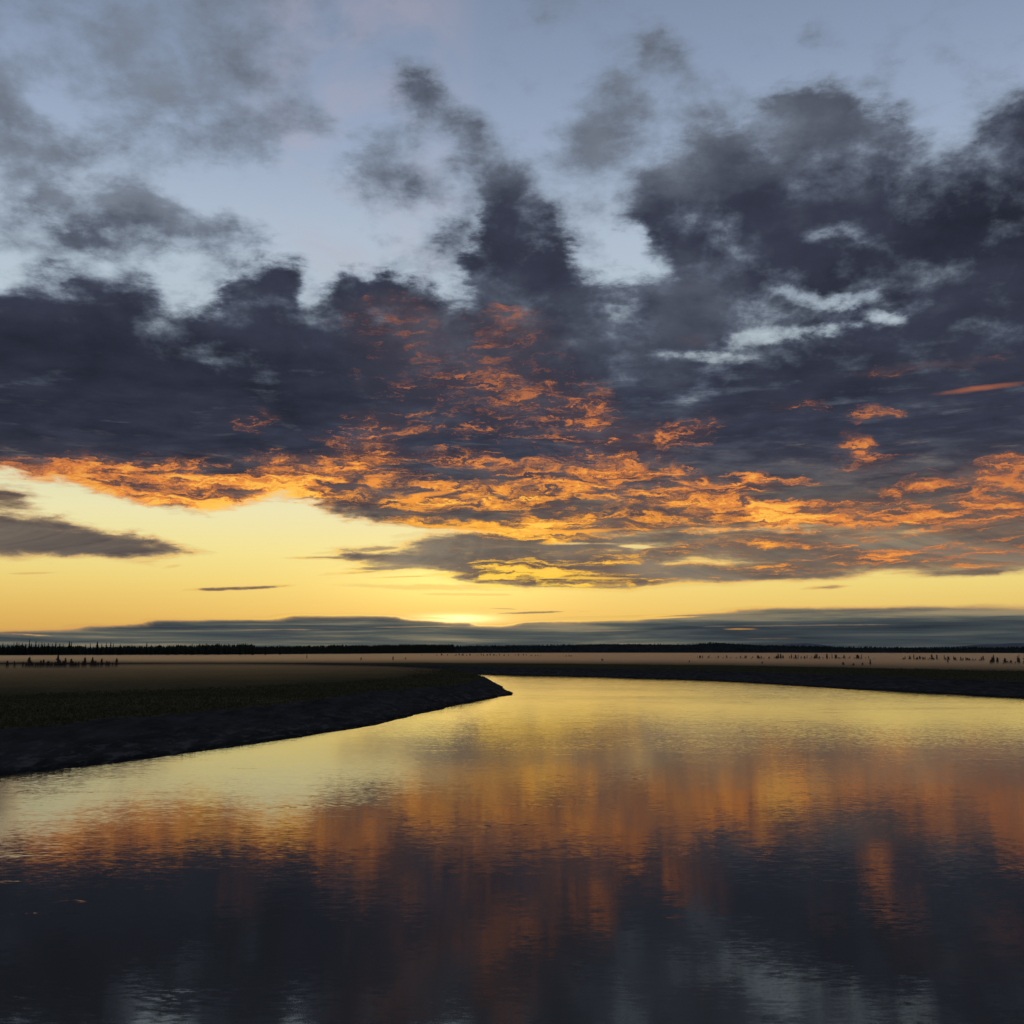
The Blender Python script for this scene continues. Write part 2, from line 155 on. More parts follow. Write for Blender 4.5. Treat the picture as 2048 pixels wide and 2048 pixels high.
     37, 26, 16, 37, 24, 16, 37, 24, 17, 37, 24, 17, 37, 24, 17, 37, 24, 17, 37, 24, 17, 37, 24, 17, 37, 25, 17, 37, 25, 17, 37, 25, 17, 37, 25, 17, 37, 25, 17, 37, 26, 17, 37, 28, 17, 37, 30, 17, 37, 30, 17, 37, 29, 17, 37, 27, 17, 37, 26, 17, 37, 27, 17,
     37, 24, 17, 37, 25, 17, 37, 27, 17, 37, 22, 17, 37, 17, 17, 37, 10, 17, 37, 5, 17, 37, 4, 17, 37, 5, 17, 37, 6, 17, 37, 8, 17, 37, 17, 17, 37, 30, 17, 37, 33, 17, 37, 22, 17, 37, 23, 17, 37, 26, 17, 37, 27, 17, 37, 27, 17, 37, 28, 17, 37, 29, 17,
    ],
    [
     34, 25, 10, 32, 27, 10, 30, 30, 10, 29, 32, 11, 35, 32, 11, 37, 31, 11, 37, 29, 11, 37, 28, 11, 37, 28, 11, 37, 29, 11, 37, 30, 11, 37, 31, 11, 37, 33, 11, 37, 35, 12, 37, 36, 12, 37, 37, 12, 37, 37, 12, 37, 37, 12, 37, 36, 12, 37, 34, 13, 37, 30, 14,
     37, 27, 15, 37, 25, 16, 37, 25, 16, 37, 25, 16, 37, 25, 16, 37, 25, 16, 37, 25, 16, 37, 25, 16, 37, 25, 16, 37, 26, 16, 37, 26, 16, 37, 27, 16, 37, 27, 16, 37, 26, 16, 37, 25, 16, 37, 24, 16, 37, 20, 16, 37, 15, 16, 37, 13, 16, 37, 15, 17, 37, 24, 17,
     37, 28, 17, 37, 26, 17, 37, 28, 17, 37, 32, 17, 37, 32, 17, 37, 28, 16, 37, 20, 16, 37, 9, 16, 37, 9, 16, 37, 8, 16, 37, 6, 16, 37, 6, 16, 37, 8, 16, 37, 15, 16, 37, 19, 16, 37, 26, 16, 37, 36, 16, 37, 37, 16, 37, 34, 16, 37, 34, 16, 38, 34, 16,
    ],
    [
     38, 5, 9, 38, 7, 9, 37, 9, 9, 37, 13, 9, 37, 19, 9, 37, 22, 10, 37, 26, 10, 37, 29, 10, 37, 30, 10, 37, 30, 10, 37, 30, 11, 37, 30, 11, 37, 25, 11, 37, 14, 11, 37, 7, 11, 37, 7, 11, 37, 17, 11, 37, 28, 12, 37, 31, 12, 37, 29, 12, 37, 28, 13,
     37, 27, 14, 37, 27, 14, 37, 26, 14, 37, 23, 14, 37, 14, 14, 37, 7, 15, 37, 5, 15, 38, 6, 15, 38, 10, 15, 37, 19, 15, 37, 21, 15, 37, 21, 15, 37, 23, 15, 37, 25, 15, 37, 26, 15, 37, 26, 15, 37, 26, 15, 37, 26, 15, 37, 26, 15, 37, 25, 16, 37, 24, 16,
     37, 19, 16, 37, 7, 16, 37, 5, 16, 37, 5, 16, 37, 5, 15, 37, 5, 15, 37, 5, 15, 37, 7, 15, 37, 18, 15, 37, 20, 15, 37, 18, 15, 37, 11, 15, 37, 8, 15, 37, 5, 15, 38, 6, 15, 38, 15, 15, 38, 30, 15, 38, 29, 15, 38, 22, 14, 38, 18, 14, 39, 12, 14,
    ],
    [
     39, 0, 7, 38, 0, 7, 38, 0, 7, 38, 1, 8, 38, 2, 8, 38, 4, 8, 38, 8, 8, 38, 14, 9, 38, 14, 9, 38, 16, 9, 38, 14, 9, 38, 16, 10, 38, 14, 10, 38, 16, 10, 38, 17, 10, 38, 16, 10, 37, 21, 11, 38, 24, 11, 38, 26, 11, 38, 28, 12, 38, 31, 12,
     38, 31, 12, 38, 29, 12, 38, 23, 13, 38, 17, 13, 38, 11, 13, 38, 11, 13, 38, 17, 13, 38, 19, 13, 38, 20, 13, 38, 21, 13, 38, 23, 13, 38, 24, 13, 38, 24, 14, 38, 25, 14, 38, 25, 14, 37, 25, 14, 37, 25, 14, 37, 25, 14, 37, 25, 14, 37, 24, 14, 37, 19, 14,
     37, 7, 14, 37, 5, 14, 37, 5, 14, 37, 5, 14, 37, 5, 14, 37, 5, 14, 37, 5, 14, 38, 5, 14, 38, 11, 14, 38, 27, 14, 38, 14, 14, 38, 8, 13, 38, 5, 13, 38, 5, 13, 39, 5, 13, 39, 5, 13, 39, 4, 13, 39, 2, 13, 39, 1, 13, 39, 0, 13, 39, 0, 12,
    ],
    [
     40, 0, 5, 39, 0, 6, 39, 0, 6, 39, 0, 6, 39, 0, 6, 39, 0, 6, 39, 0, 7, 39, 0, 7, 39, 0, 7, 39, 0, 7, 39, 0, 8, 39, 0, 8, 39, 0, 8, 39, 0, 8, 39, 0, 9, 39, 1, 9, 39, 9, 9, 39, 14, 10, 39, 3, 10, 39, 3, 10, 39, 15, 11,
     39, 20, 11, 39, 20, 12, 39, 21, 12, 39, 21, 12, 39, 19, 12, 39, 18, 12, 39, 22, 12, 39, 25, 12, 39, 24, 12, 39, 19, 12, 39, 10, 12, 39, 9, 12, 39, 11, 12, 39, 16, 12, 39, 18, 12, 38, 19, 12, 38, 19, 12, 38, 19, 12, 38, 18, 12, 38, 17, 12, 38, 14, 12,
     38, 10, 12, 38, 10, 12, 38, 8, 12, 38, 6, 12, 38, 6, 12, 38, 6, 12, 39, 5, 12, 39, 6, 12, 39, 31, 12, 39, 32, 12, 39, 4, 12, 39, 3, 12, 39, 3, 12, 39, 3, 12, 40, 2, 12, 40, 2, 12, 40, 1, 12, 40, 0, 12, 40, 0, 12, 40, 0, 12, 40, 0, 12,
    ],
    [
     40, 0, 4, 40, 0, 5, 40, 0, 5, 40, 0, 5, 40, 0, 5, 40, 0, 5, 40, 0, 5, 40, 0, 5, 40, 0, 6, 40, 0, 6, 40, 0, 6, 40, 0, 6, 40, 0, 6, 40, 0, 7, 40, 2, 7, 40, 1, 7, 39, 0, 8, 40, 2, 8, 40, 6, 9, 40, 12, 9, 40, 19, 10,
     40, 24, 11, 40, 26, 11, 40, 25, 12, 40, 21, 12, 40, 14, 12, 40, 8, 12, 40, 6, 12, 40, 6, 12, 40, 7, 12, 40, 9, 12, 40, 10, 12, 40, 12, 12, 40, 15, 12, 40, 17, 12, 40, 19, 12, 39, 20, 12, 39, 22, 12, 39, 22, 12, 39, 23, 12, 39, 22, 12, 39, 21, 12,
     39, 18, 12, 39, 13, 12, 39, 8, 12, 39, 4, 12, 39, 2, 12, 39, 1, 12, 39, 0, 12, 40, 0, 12, 40, 7, 12, 40, 6, 12, 40, 0, 12, 40, 0, 12, 40, 0, 12, 40, 0, 12, 40, 0, 12, 40, 0, 12, 40, 0, 12, 40, 0, 12, 40, 0, 12, 40, 0, 12, 40, 0, 12,
    ],
    [
     40, 0, 4, 40, 0, 4, 40, 0, 4, 40, 0, 4, 40, 0, 4, 40, 0, 4, 40, 0, 4, 40, 0, 4, 40, 0, 4, 40, 0, 5, 40, 0, 5, 40, 0, 5, 40, 0, 5, 40, 0, 5, 40, 1, 5, 40, 17, 5, 40, 24, 6, 40, 8, 6, 40, 0, 7, 40, 1, 7, 40, 5, 8,
     40, 12, 10, 40, 20, 11, 40, 23, 11, 40, 22, 12, 40, 21, 12, 40, 18, 12, 40, 15, 12, 40, 14, 12, 40, 14, 12, 40, 15, 12, 40, 15, 12, 40, 16, 12, 40, 16, 12, 40, 17, 12, 40, 19, 12, 40, 20, 12, 40, 20, 12, 40, 19, 12, 40, 18, 12, 40, 18, 12, 40, 19, 12,
     40, 18, 12, 40, 17, 11, 40, 14, 11, 40, 8, 11, 40, 5, 11, 40, 2, 11, 40, 1, 11, 40, 0, 11, 40, 3, 11, 39, 25, 12, 39, 34, 12, 39, 24, 12, 39, 3, 12, 39, 0, 12, 39, 0, 12, 39, 0, 12, 39, 0, 12, 39, 0, 12, 40, 0, 12, 40, 0, 12, 40, 0, 12,
    ],
    [
     40, 0, 4, 40, 0, 4, 40, 0, 4, 40, 0, 4, 40, 0, 4, 40, 0, 4, 40, 0, 4, 40, 0, 4, 40, 0, 4, 40, 0, 4, 40, 0, 4, 40, 0, 4, 40, 0, 4, 40, 0, 4, 40, 0, 4, 40, 0, 4, 40, 2, 5, 40, 24, 5, 40, 8, 5, 40, 13, 6, 40, 7, 7,
     40, 13, 9, 40, 18, 10, 40, 18, 11, 40, 17, 12, 40, 14, 12, 40, 14, 12, 40, 14, 12, 40, 14, 12, 40, 15, 12, 40, 16, 12, 40, 17, 12, 40, 17, 12, 40, 18, 12, 40, 20, 12, 40, 21, 12, 40, 21, 12, 40, 20, 12, 40, 16, 12, 39, 5, 12, 40, 1, 12, 40, 1, 11,
     40, 0, 11, 40, 0, 10, 39, 0, 9, 39, 5, 8, 39, 17, 8, 38, 20, 8, 38, 19, 9, 38, 17, 9, 38, 7, 9, 38, 0, 9, 38, 0, 10, 38, 0, 10, 38, 0, 11, 38, 0, 11, 38, 0, 12, 38, 0, 12, 38, 0, 12, 39, 0, 12, 40, 0, 12, 40, 0, 12, 40, 0, 12,
    ],
    [
     40, 0, 4, 40, 0, 4, 40, 0, 4, 40, 0, 4, 40, 0, 4, 40, 0, 4, 40, 0, 4, 40, 0, 4, 40, 0, 4, 40, 0, 4, 40, 0, 4, 40, 0, 4, 40, 0, 4, 40, 0, 4, 40, 0, 4, 40, 0, 4, 40, 0, 4, 40, 0, 4, 40, 0, 5, 40, 1, 6, 40, 3, 7,
     40, 5, 9, 40, 8, 10, 40, 11, 11, 40, 12, 12, 40, 13, 12, 40, 13, 12, 40, 14, 12, 40, 16, 12, 40, 17, 12, 40, 19, 12, 40, 19, 12, 40, 19, 12, 40, 18, 12, 40, 19, 12, 39, 20, 12, 39, 20, 12, 38, 18, 12, 37, 11, 12, 36, 3, 12, 33, 1, 11, 29, 0, 10,
     27, 0, 9, 28, 0, 8, 34, 0, 8, 38, 0, 8, 38, 0, 8, 38, 0, 8, 38, 0, 8, 38, 0, 8, 38, 1, 8, 38, 1, 8, 38, 1, 8, 38, 0, 8, 38, 0, 9, 38, 0, 10, 38, 0, 11, 38, 0, 12, 38, 0, 12, 39, 0, 12, 40, 0, 12, 40, 0, 12, 40, 0, 12,
    ],
    [
     40, 0, 4, 40, 0, 4, 40, 0, 4, 40, 0, 4, 40, 0, 4, 40, 0, 4, 40, 0, 4, 40, 0, 4, 40, 0, 4, 39, 0, 4, 38, 0, 4, 38, 0, 4, 38, 0, 4, 37, 0, 4, 37, 0, 4, 37, 0, 4, 37, 0, 4, 39, 1, 4, 40, 2, 5, 40, 3, 6, 40, 4, 7,
     40, 7, 9, 40, 14, 11, 40, 13, 11, 40, 13, 12, 40, 14, 12, 40, 15, 12, 40, 17, 12, 40, 19, 12, 40, 20, 12, 40, 20, 12, 40, 20, 12, 39, 19, 12, 39, 17, 12, 38, 15, 13, 37, 15, 13, 35, 14, 14, 35, 9, 14, 34, 4, 15, 35, 2, 14, 35, 1, 14, 35, 0, 12,
     35, 0, 11, 35, 0, 9, 36, 0, 8, 36, 0, 8, 37, 0, 8, 37, 0, 8, 36, 0, 8, 36, 1, 8, 36, 6, 8, 36, 14, 8, 36, 21, 8, 36, 22, 8, 36, 22, 8, 36, 22, 9, 36, 22, 10, 35, 19, 11, 35, 16, 12, 37, 16, 12, 39, 7, 12, 39, 6, 12, 38, 4, 12,
    ],
    [
     40, 0, 5, 40, 0, 4, 40, 0, 4, 40, 0, 4, 40, 0, 4, 40, 0, 4, 40, 0, 4, 40, 0, 4, 40, 0, 4, 38, 0, 4, 36, 0, 4, 36, 0, 4, 35, 0, 4, 33, 0, 4, 32, 0, 4, 33, 0, 4, 36, 0, 4, 38, 1, 5, 40, 2, 5, 40, 4, 6, 40, 6, 8,
     40, 9, 10, 40, 11, 11, 40, 13, 12, 40, 14, 12, 40, 15, 12, 40, 17, 12, 40, 18, 12, 40, 19, 12, 40, 20, 12, 39, 19, 12, 38, 18, 12, 37, 16, 13, 36, 14, 14, 36, 12, 15, 37, 10, 15, 36, 7, 15, 36, 4, 15, 37, 2, 15, 36, 1, 15, 35, 0, 15, 33, 0, 15,
     29, 0, 14, 27, 0, 12, 30, 0, 10, 34, 0, 9, 35, 0, 8, 35, 0, 8, 35, 0, 8, 35, 0, 8, 35, 0, 8, 35, 0, 8, 35, 0, 8, 35, 0, 8, 35, 0, 8, 35, 0, 9, 35, 0, 11, 35, 0, 11, 35, 0, 11, 36, 0, 11, 37, 0, 11, 37, 0, 11, 37, 0, 10,
    ],
    [
     38, 0, 6, 38, 0, 6, 38, 0, 6, 39, 0, 6, 39, 0, 6, 39, 0, 5, 39, 0, 5, 39, 0, 5, 39, 0, 5, 37, 0, 5, 35, 0, 5, 34, 0, 5, 34, 0, 5, 35, 0, 5, 36, 0, 5, 36, 0, 6, 37, 0, 6, 38, 1, 6, 39, 3, 6, 39, 5, 7, 39, 8, 8,
     39, 11, 9, 40, 13, 10, 40, 14, 11, 40, 15, 12, 40, 16, 12, 40, 16, 12, 40, 17, 12, 39, 16, 12, 39, 16, 12, 38, 15, 12, 37, 16, 13, 36, 16, 15, 35, 15, 15, 30, 11, 15, 32, 7, 15, 37, 4, 15, 37, 2, 15, 37, 1, 15, 36, 0, 15, 35, 4, 15, 35, 17, 16,
     34, 18, 17, 33, 6, 18, 32, 0, 17, 31, 0, 16, 31, 0, 15, 31, 0, 13, 31, 0, 11, 31, 0, 10, 30, 0, 10, 30, 0, 10, 30, 0, 10, 32, 0, 10, 34, 0, 10, 35, 0, 10, 35, 0, 10, 35, 0, 9, 35, 0, 9, 36, 0, 9, 37, 0, 9, 37, 0, 8, 37, 0, 8,
    ],
    [
     37, 0, 10, 37, 0, 10, 37, 0, 9, 37, 0, 9, 37, 0, 8, 37, 0, 8, 37, 0, 8, 38, 0, 8, 38, 0, 8, 38, 0, 8, 37, 0, 8, 37, 0, 8, 36, 0, 8, 36, 0, 8, 37, 0, 8, 37, 0, 8, 37, 1, 8, 37, 2, 8, 38, 4, 8, 36, 7, 9, 37, 10, 9,
     38, 12, 9, 38, 15, 10, 38, 17, 10, 39, 19, 11, 39, 19, 11, 39, 18, 12, 38, 16, 12, 38, 14, 12, 37, 15, 12, 37, 21, 13, 36, 21, 15, 36, 21, 15, 37, 18, 15, 37, 11, 15, 37, 5, 15, 36, 2, 15, 36, 1, 15, 36, 0, 15, 31, 0, 15, 32, 0, 15, 35, 0, 16,
     35, 0, 17, 34, 0, 19, 33, 0, 19, 34, 0, 18, 34, 0, 16, 32, 0, 14, 32, 0, 12, 32, 0, 11, 31, 0, 11, 30, 0, 10, 30, 0, 9, 31, 0, 9, 33, 0, 8, 35, 0, 8, 35, 0, 7, 35, 0, 7, 35, 0, 7, 35, 0, 7, 37, 0, 7, 37, 0, 6, 37, 0, 6,
    ],
    [
     7, 0, 16, 7, 0, 15, 8, 0, 14, 18, 0, 14, 26, 0, 13, 26, 0, 13, 25, 0, 12, 25, 0, 12, 30, 0, 12, 34, 0, 11, 31, 0, 11, 16, 0, 11, 18, 0, 11, 10, 0, 11, 36, 0, 11, 37, 0, 11, 37, 1, 11, 37, 2, 11, 37, 5, 11, 19, 7, 11, 20, 9, 11,
     37, 12, 11, 37, 15, 11, 37, 18, 11, 37, 20, 11, 37, 19, 12, 37, 18, 12, 37, 15, 12, 37, 14, 12, 37, 16, 13, 37, 19, 15, 36, 20, 16, 35, 18, 16, 36, 12, 16, 36, 5, 15, 35, 2, 15, 31, 1, 15, 25, 0, 15, 27, 0, 15, 36, 0, 15, 36, 0, 16, 35, 0, 17,
     35, 0, 18, 33, 0, 18, 30, 0, 16, 31, 0, 14, 34, 0, 12, 35, 0, 11, 33, 0, 10, 29, 0, 10, 31, 0, 9, 32, 0, 8, 33, 0, 7, 35, 0, 7, 35, 0, 6, 35, 0, 6, 35, 0, 6, 33, 0, 6, 32, 0, 6, 37, 0, 6, 38, 0, 6, 38, 0, 6, 39, 0, 6,
    ],
    [
     7, 0, 25, 7, 0, 23, 7, 0, 22, 8, 0, 21, 9, 0, 20, 10, 0, 19, 10, 0, 18, 10, 0, 18, 19, 0, 17, 19, 0, 16, 7, 0, 16, 6, 0, 15, 5, 0, 15, 4, 0, 15, 5, 0, 14, 23, 0, 14, 36, 0, 14, 36, 0, 14, 33, 1, 13, 10, 1, 13, 9, 2, 13,
     34, 3, 12, 36, 5, 12, 37, 9, 12, 37, 11, 12, 37, 9, 12, 31, 6, 12, 12, 5, 12, 22, 5, 13, 35, 5, 14, 37, 6, 16, 36, 6, 17, 35, 4, 17, 32, 2, 17, 33, 1, 16, 35, 0, 17, 35, 0, 17, 35, 0, 17, 35, 0, 18, 34, 0, 18, 33, 0, 18, 32, 0, 17,
     32, 2, 16, 32, 6, 14, 34, 6, 13, 36, 2, 12, 36, 0, 11, 36, 0, 10, 35, 0, 9, 35, 0, 8, 36, 0, 7, 36, 0, 6, 36, 0, 6, 36, 0, 6, 36, 0, 6, 37, 0, 6, 38, 0, 6, 39, 0, 6, 39, 0, 6, 39, 0, 6, 39, 0, 6, 39, 0, 6, 39, 0, 6,
    ],
    [
     17, 0, 30, 17, 0, 30, 16, 0, 29, 11, 0, 27, 10, 0, 23, 15, 0, 20, 25, 0, 20, 26, 0, 20, 26, 0, 21, 26, 0, 22, 23, 0, 22, 16, 0, 22, 10, 0, 22, 8, 0, 21, 7, 0, 21, 7, 0, 20, 7, 0, 19, 6, 0, 19, 5, 0, 18, 4, 0, 17, 4, 0, 15,
     4, 0, 14, 5, 0, 13, 6, 0, 12, 6, 0, 12, 6, 0, 12, 7, 0, 12, 8, 0, 12, 10, 0, 12, 30, 0, 13, 34, 0, 13, 36, 0, 14, 37, 0, 14, 38, 0, 14, 29, 0, 14, 11, 0, 14, 9, 0, 13, 8, 0, 13, 6, 0, 13, 7, 0, 13, 14, 0, 13, 29, 0, 13,
     32, 0, 12, 33, 0, 12, 35, 0, 12, 37, 0, 11, 38, 0, 10, 38, 0, 9, 39, 0, 8, 39, 0, 7, 39, 0, 6, 38, 0, 6, 37, 0, 6, 37, 0, 6, 38, 0, 6, 39, 0, 6, 39, 0, 6, 39, 0, 6, 38, 0, 6, 38, 0, 6, 37, 0, 6, 37, 0, 6, 36, 0, 6,
    ],
    [
     17, 0, 32, 17, 0, 32, 17, 0, 32, 17, 0, 30, 17, 0, 25, 28, 0, 22, 33, 0, 20, 33, 0, 19, 32, 0, 19, 32, 0, 20, 28, 0, 23, 26, 0, 27, 26, 0, 29, 24, 0, 28, 19, 0, 28, 18, 0, 27, 21, 0, 27, 16, 0, 26, 4, 0, 25, 2, 0, 24, 2, 0, 21,
     2, 0, 18, 2, 0, 15, 2, 0, 13, 3, 0, 13, 4, 0, 12, 7, 0, 12, 15, 0, 12, 16, 0, 12, 36, 0, 12, 38, 0, 12, 38, 0, 12, 38, 0, 12, 38, 0, 12, 33, 0, 13, 12, 0, 13, 8, 0, 13, 1, 0, 12, 0, 0, 12, 3, 0, 12, 26, 0, 12, 35, 0, 12,
     37, 0, 12, 38, 0, 12, 39, 0, 12, 38, 0, 11, 33, 0, 11, 33, 0, 9, 28, 0, 8, 24, 0, 7, 24, 0, 7, 28, 0, 7, 33, 0, 6, 36, 0, 6, 36, 0, 6, 35, 0, 6, 35, 0, 6, 34, 0, 6, 34, 0, 6, 34, 0, 6, 34, 0, 6, 34, 0, 6, 34, 0, 6,
    ],
    [
     10, 0, 32, 10, 0, 32, 11, 0, 32, 13, 0, 32, 29, 0, 32, 30, 0, 32, 26, 0, 32, 26, 0, 32, 26, 0, 31, 26, 0, 31, 26, 0, 31, 21, 0, 31, 11, 0, 32, 9, 0, 32, 6, 0, 31, 4, 0, 31, 3, 0, 31, 3, 0, 31, 3, 0, 31, 3, 0, 29, 3, 0, 27,
     4, 0, 24, 5, 0, 20, 3, 0, 17, 4, 0, 14, 6, 0, 13, 12, 0, 12, 24, 0, 12, 19, 0, 12, 35, 0, 12, 38, 0, 12, 38, 0, 13, 35, 0, 14, 27, 0, 15, 15, 0, 15, 12, 0, 16, 14, 0, 16, 14, 0, 15, 28, 0, 14, 35, 0, 13, 35, 0, 13, 35, 0, 12,
     35, 0, 12, 34, 0, 12, 32, 0, 12, 32, 0, 12, 32, 0, 11, 33, 0, 11, 33, 0, 10, 34, 0, 10, 34, 0, 9, 34, 0, 9, 34, 0, 9, 34, 0, 8, 34, 0, 8, 34, 0, 8, 34, 0, 8, 34, 0, 7, 34, 0, 7, 34, 0, 7, 34, 0, 7, 34, 0, 7, 34, 0, 8,
    ],
    [
     22, 0, 32, 21, 0, 32, 20, 0, 32, 20, 0, 32, 18, 0, 32, 12, 0, 32, 11, 0, 32, 12, 0, 32, 13, 0, 32, 11, 0, 32, 8, 0, 32, 5, 0, 32, 4, 0, 32, 3, 0, 32, 3, 0, 32, 3, 0, 32, 3, 0, 32, 3, 0, 32, 3, 0, 32, 3, 0, 32, 4, 0, 31,
     10, 0, 29, 17, 0, 26, 11, 0, 22, 10, 0, 18, 15, 0, 15, 14, 0, 14, 20, 0, 13, 16, 0, 14, 26, 0, 15, 33, 0, 14, 35, 0, 15, 24, 0, 17, 20, 0, 20, 17, 0, 22, 18, 0, 23, 18, 0, 22, 18, 0, 22, 26, 0, 20, 32, 0, 18, 34, 0, 16, 34, 0, 14,
     34, 0, 13, 34, 0, 13, 34, 0, 12, 34, 0, 12, 34, 0, 12, 34, 0, 12, 34, 0, 12, 34, 0, 12, 34, 0, 12, 34, 0, 12, 34, 0, 12, 34, 0, 13, 34, 0, 13, 34, 0, 12, 34, 0, 12, 34, 0, 11, 34, 0, 10, 34, 0, 10, 34, 0, 10, 34, 0, 10, 34, 0, 11,
    ],
    [
     21, 0, 32, 22, 0, 32, 23, 0, 32, 25, 0, 32, 25, 0, 32, 24, 0, 32, 21, 0, 32, 17, 0, 32, 16, 0, 32, 15, 0, 32, 15, 0, 32, 14, 0, 32, 12, 0, 32, 11, 0, 32, 8, 0, 32, 8, 0, 32, 15, 0, 32, 15, 0, 32, 6, 0, 32, 4, 0, 32, 4, 0, 32,
     11, 0, 31, 20, 0, 29, 19, 0, 26, 16, 0, 22, 18, 0, 18, 16, 0, 17, 11, 0, 18, 17, 0, 19, 28, 0, 20, 29, 0, 19, 25, 0, 18, 21, 0, 20, 18, 0, 24, 19, 0, 26, 19, 0, 27, 20, 0, 27, 17, 0, 27, 17, 0, 26, 27, 0, 24, 32, 0, 22, 33, 0, 20,
     34, 0, 18, 34, 0, 17, 34, 0, 17, 34, 0, 16, 34, 0, 16, 34, 0, 17, 34, 0, 17, 34, 0, 18, 33, 0, 19, 33, 0, 19, 33, 0, 20, 34, 0, 20, 34, 0, 20, 30, 0, 17, 20, 0, 14, 22, 0, 12, 31, 0, 12, 33, 0, 12, 34, 0, 12, 34, 0, 12, 34, 0, 12,
    ],
    [
     19, 0, 32, 19, 0, 32, 19, 0, 32, 17, 0, 32, 9, 0, 32, 8, 0, 32, 15, 0, 32, 19, 0, 32, 18, 0, 32, 15, 0, 32, 11, 0, 32, 10, 0, 32, 13, 0, 32, 16, 0, 32, 16, 0, 32, 15, 0, 32, 12, 0, 32, 9, 0, 32, 6, 0, 32, 4, 0, 32, 4, 0, 32,
     6, 0, 31, 18, 0, 30, 18, 0, 26, 14, 0, 22, 16, 0, 20, 16, 0, 21, 25, 0, 21, 31, 0, 22, 30, 0, 22, 24, 0, 21, 18, 0, 20, 12, 0, 21, 14, 0, 25, 18, 0, 27, 19, 0, 28, 23, 0, 28, 24, 0, 28, 17, 0, 28, 12, 0, 27, 13, 0, 27, 24, 0, 26,
     32, 0, 24, 33, 0, 24, 33, 0, 24, 30, 0, 24, 27, 0, 24, 28, 0, 24, 32, 0, 24, 34, 0, 24, 34, 0, 24, 34, 0, 25, 34, 0, 24, 33, 0, 24, 26, 0, 21, 10, 0, 17, 6, 0, 13, 6, 0, 12, 8, 0, 12, 16, 0, 12, 25, 0, 12, 25, 0, 12, 22, 0, 12,
    ],
    [
     19, 0, 32, 19, 0, 32, 19, 0, 32, 19, 0, 32, 19, 0, 32, 19, 0, 32, 19, 0, 32, 19, 0, 32, 22, 0, 32, 24, 0, 32, 24, 0, 32, 24, 0, 32, 24, 0, 32, 24, 0, 32, 23, 0, 32, 18, 0, 32, 17, 0, 32, 15, 0, 32, 15, 0, 32, 18, 0, 32, 16, 0, 32,
     6, 0, 31, 5, 0, 29, 7, 0, 25, 12, 0, 21, 24, 0, 21, 27, 0, 22, 29, 0, 22, 31, 0, 22, 27, 0, 20, 17, 0, 18, 9, 0, 18, 5, 0, 21, 5, 0, 25, 9, 0, 27, 16, 0, 28, 23, 0, 28, 23, 0, 28, 20, 0, 28, 16, 0, 28, 11, 0, 28, 15, 0, 27,
     16, 0, 26, 13, 0, 25, 15, 0, 25, 24, 0, 25, 30, 0, 25, 33, 0, 25, 33, 0, 24, 34, 0, 24, 34, 0, 24, 32, 0, 24, 18, 0, 23, 6, 0, 21, 3, 0, 17, 2, 0, 14, 1, 0, 12, 3, 0, 12, 7, 0, 12, 10, 0, 12, 8, 0, 12, 5, 0, 12, 4, 0, 12,
    ],
    [
     19, 0, 32, 19, 0, 32, 19, 0, 32, 19, 0, 32, 19, 0, 32, 19, 0, 32, 19, 0, 32, 19, 0, 32, 19, 0, 32, 19, 0, 32, 19, 0, 32, 19, 0, 32, 19, 0, 32, 22, 0, 32, 23, 0, 32, 20, 0, 32, 18, 0, 32, 16, 0, 32, 13, 0, 32, 8, 0, 32, 4, 0, 32,
     3, 0, 31, 4, 0, 28, 10, 0, 24, 25, 0, 21, 30, 0, 21, 30, 0, 21, 21, 0, 21, 8, 0, 19, 4, 0, 16, 3, 0, 15, 3, 0, 17, 3, 0, 21, 4, 0, 25, 5, 0, 27, 9, 0, 28, 20, 0, 28, 26, 0, 28, 26, 0, 28, 25, 0, 28, 20, 0, 28, 21, 0, 27,
     21, 0, 26, 16, 0, 25, 10, 0, 24, 5, 0, 22, 5, 0, 20, 4, 0, 19, 4, 0, 18, 4, 0, 18, 3, 0, 17, 2, 0, 16, 2, 0, 15, 12, 0, 14, 12, 0, 13, 3, 0, 12, 6, 0, 12, 8, 0, 12, 9, 0, 12, 8, 0, 12, 5, 0, 12, 2, 0, 12, 2, 0, 12,
    ],
    [
     19, 0, 32, 19, 0, 32, 19, 0, 32, 19, 0, 32, 19, 0, 32, 19, 0, 32, 19, 0, 32, 19, 0, 32, 20, 0, 32, 20, 0, 32, 19, 0, 32, 19, 0, 32, 19, 0, 32, 19, 0, 32, 19, 0, 32, 19, 0, 32, 18, 0, 32, 16, 0, 32, 12, 0, 32, 8, 0, 32, 4, 0, 31,
     1, 0, 30, 1, 0, 27, 2, 0, 23, 3, 0, 19, 4, 0, 17, 3, 0, 15, 2, 0, 14, 2, 0, 13, 2, 0, 13, 2, 0, 14, 2, 0, 17, 2, 0, 22, 2, 0, 25, 3, 0, 27, 4, 0, 27, 6, 0, 27, 7, 0, 27, 11, 0, 27, 25, 0, 27, 29, 0, 27, 29, 0, 27,
     18, 0, 26, 7, 0, 25, 4, 0, 21, 2, 0, 17, 1, 0, 14, 1, 0, 13, 2, 0, 12, 12, 0, 12, 15, 0, 12, 11, 0, 12, 6, 0, 12, 9, 0, 12, 10, 0, 12, 10, 0, 12, 7, 0, 12, 4, 0, 12, 1, 0, 12, 0, 0, 12, 0, 0, 12, 0, 0, 12, 0, 0, 12,
    ],
    [
     19, 0, 32, 19, 0, 32, 19, 0, 32, 19, 0, 32, 19, 0, 32, 19, 0, 32, 19, 0, 32, 19, 0, 32, 19, 0, 32, 19, 0, 32, 19, 0, 32, 19, 0, 32, 19, 0, 32, 19, 0, 32, 19, 0, 32, 18, 0, 32, 16, 0, 32, 13, 0, 32, 8, 0, 32, 4, 0, 32, 2, 0, 31,
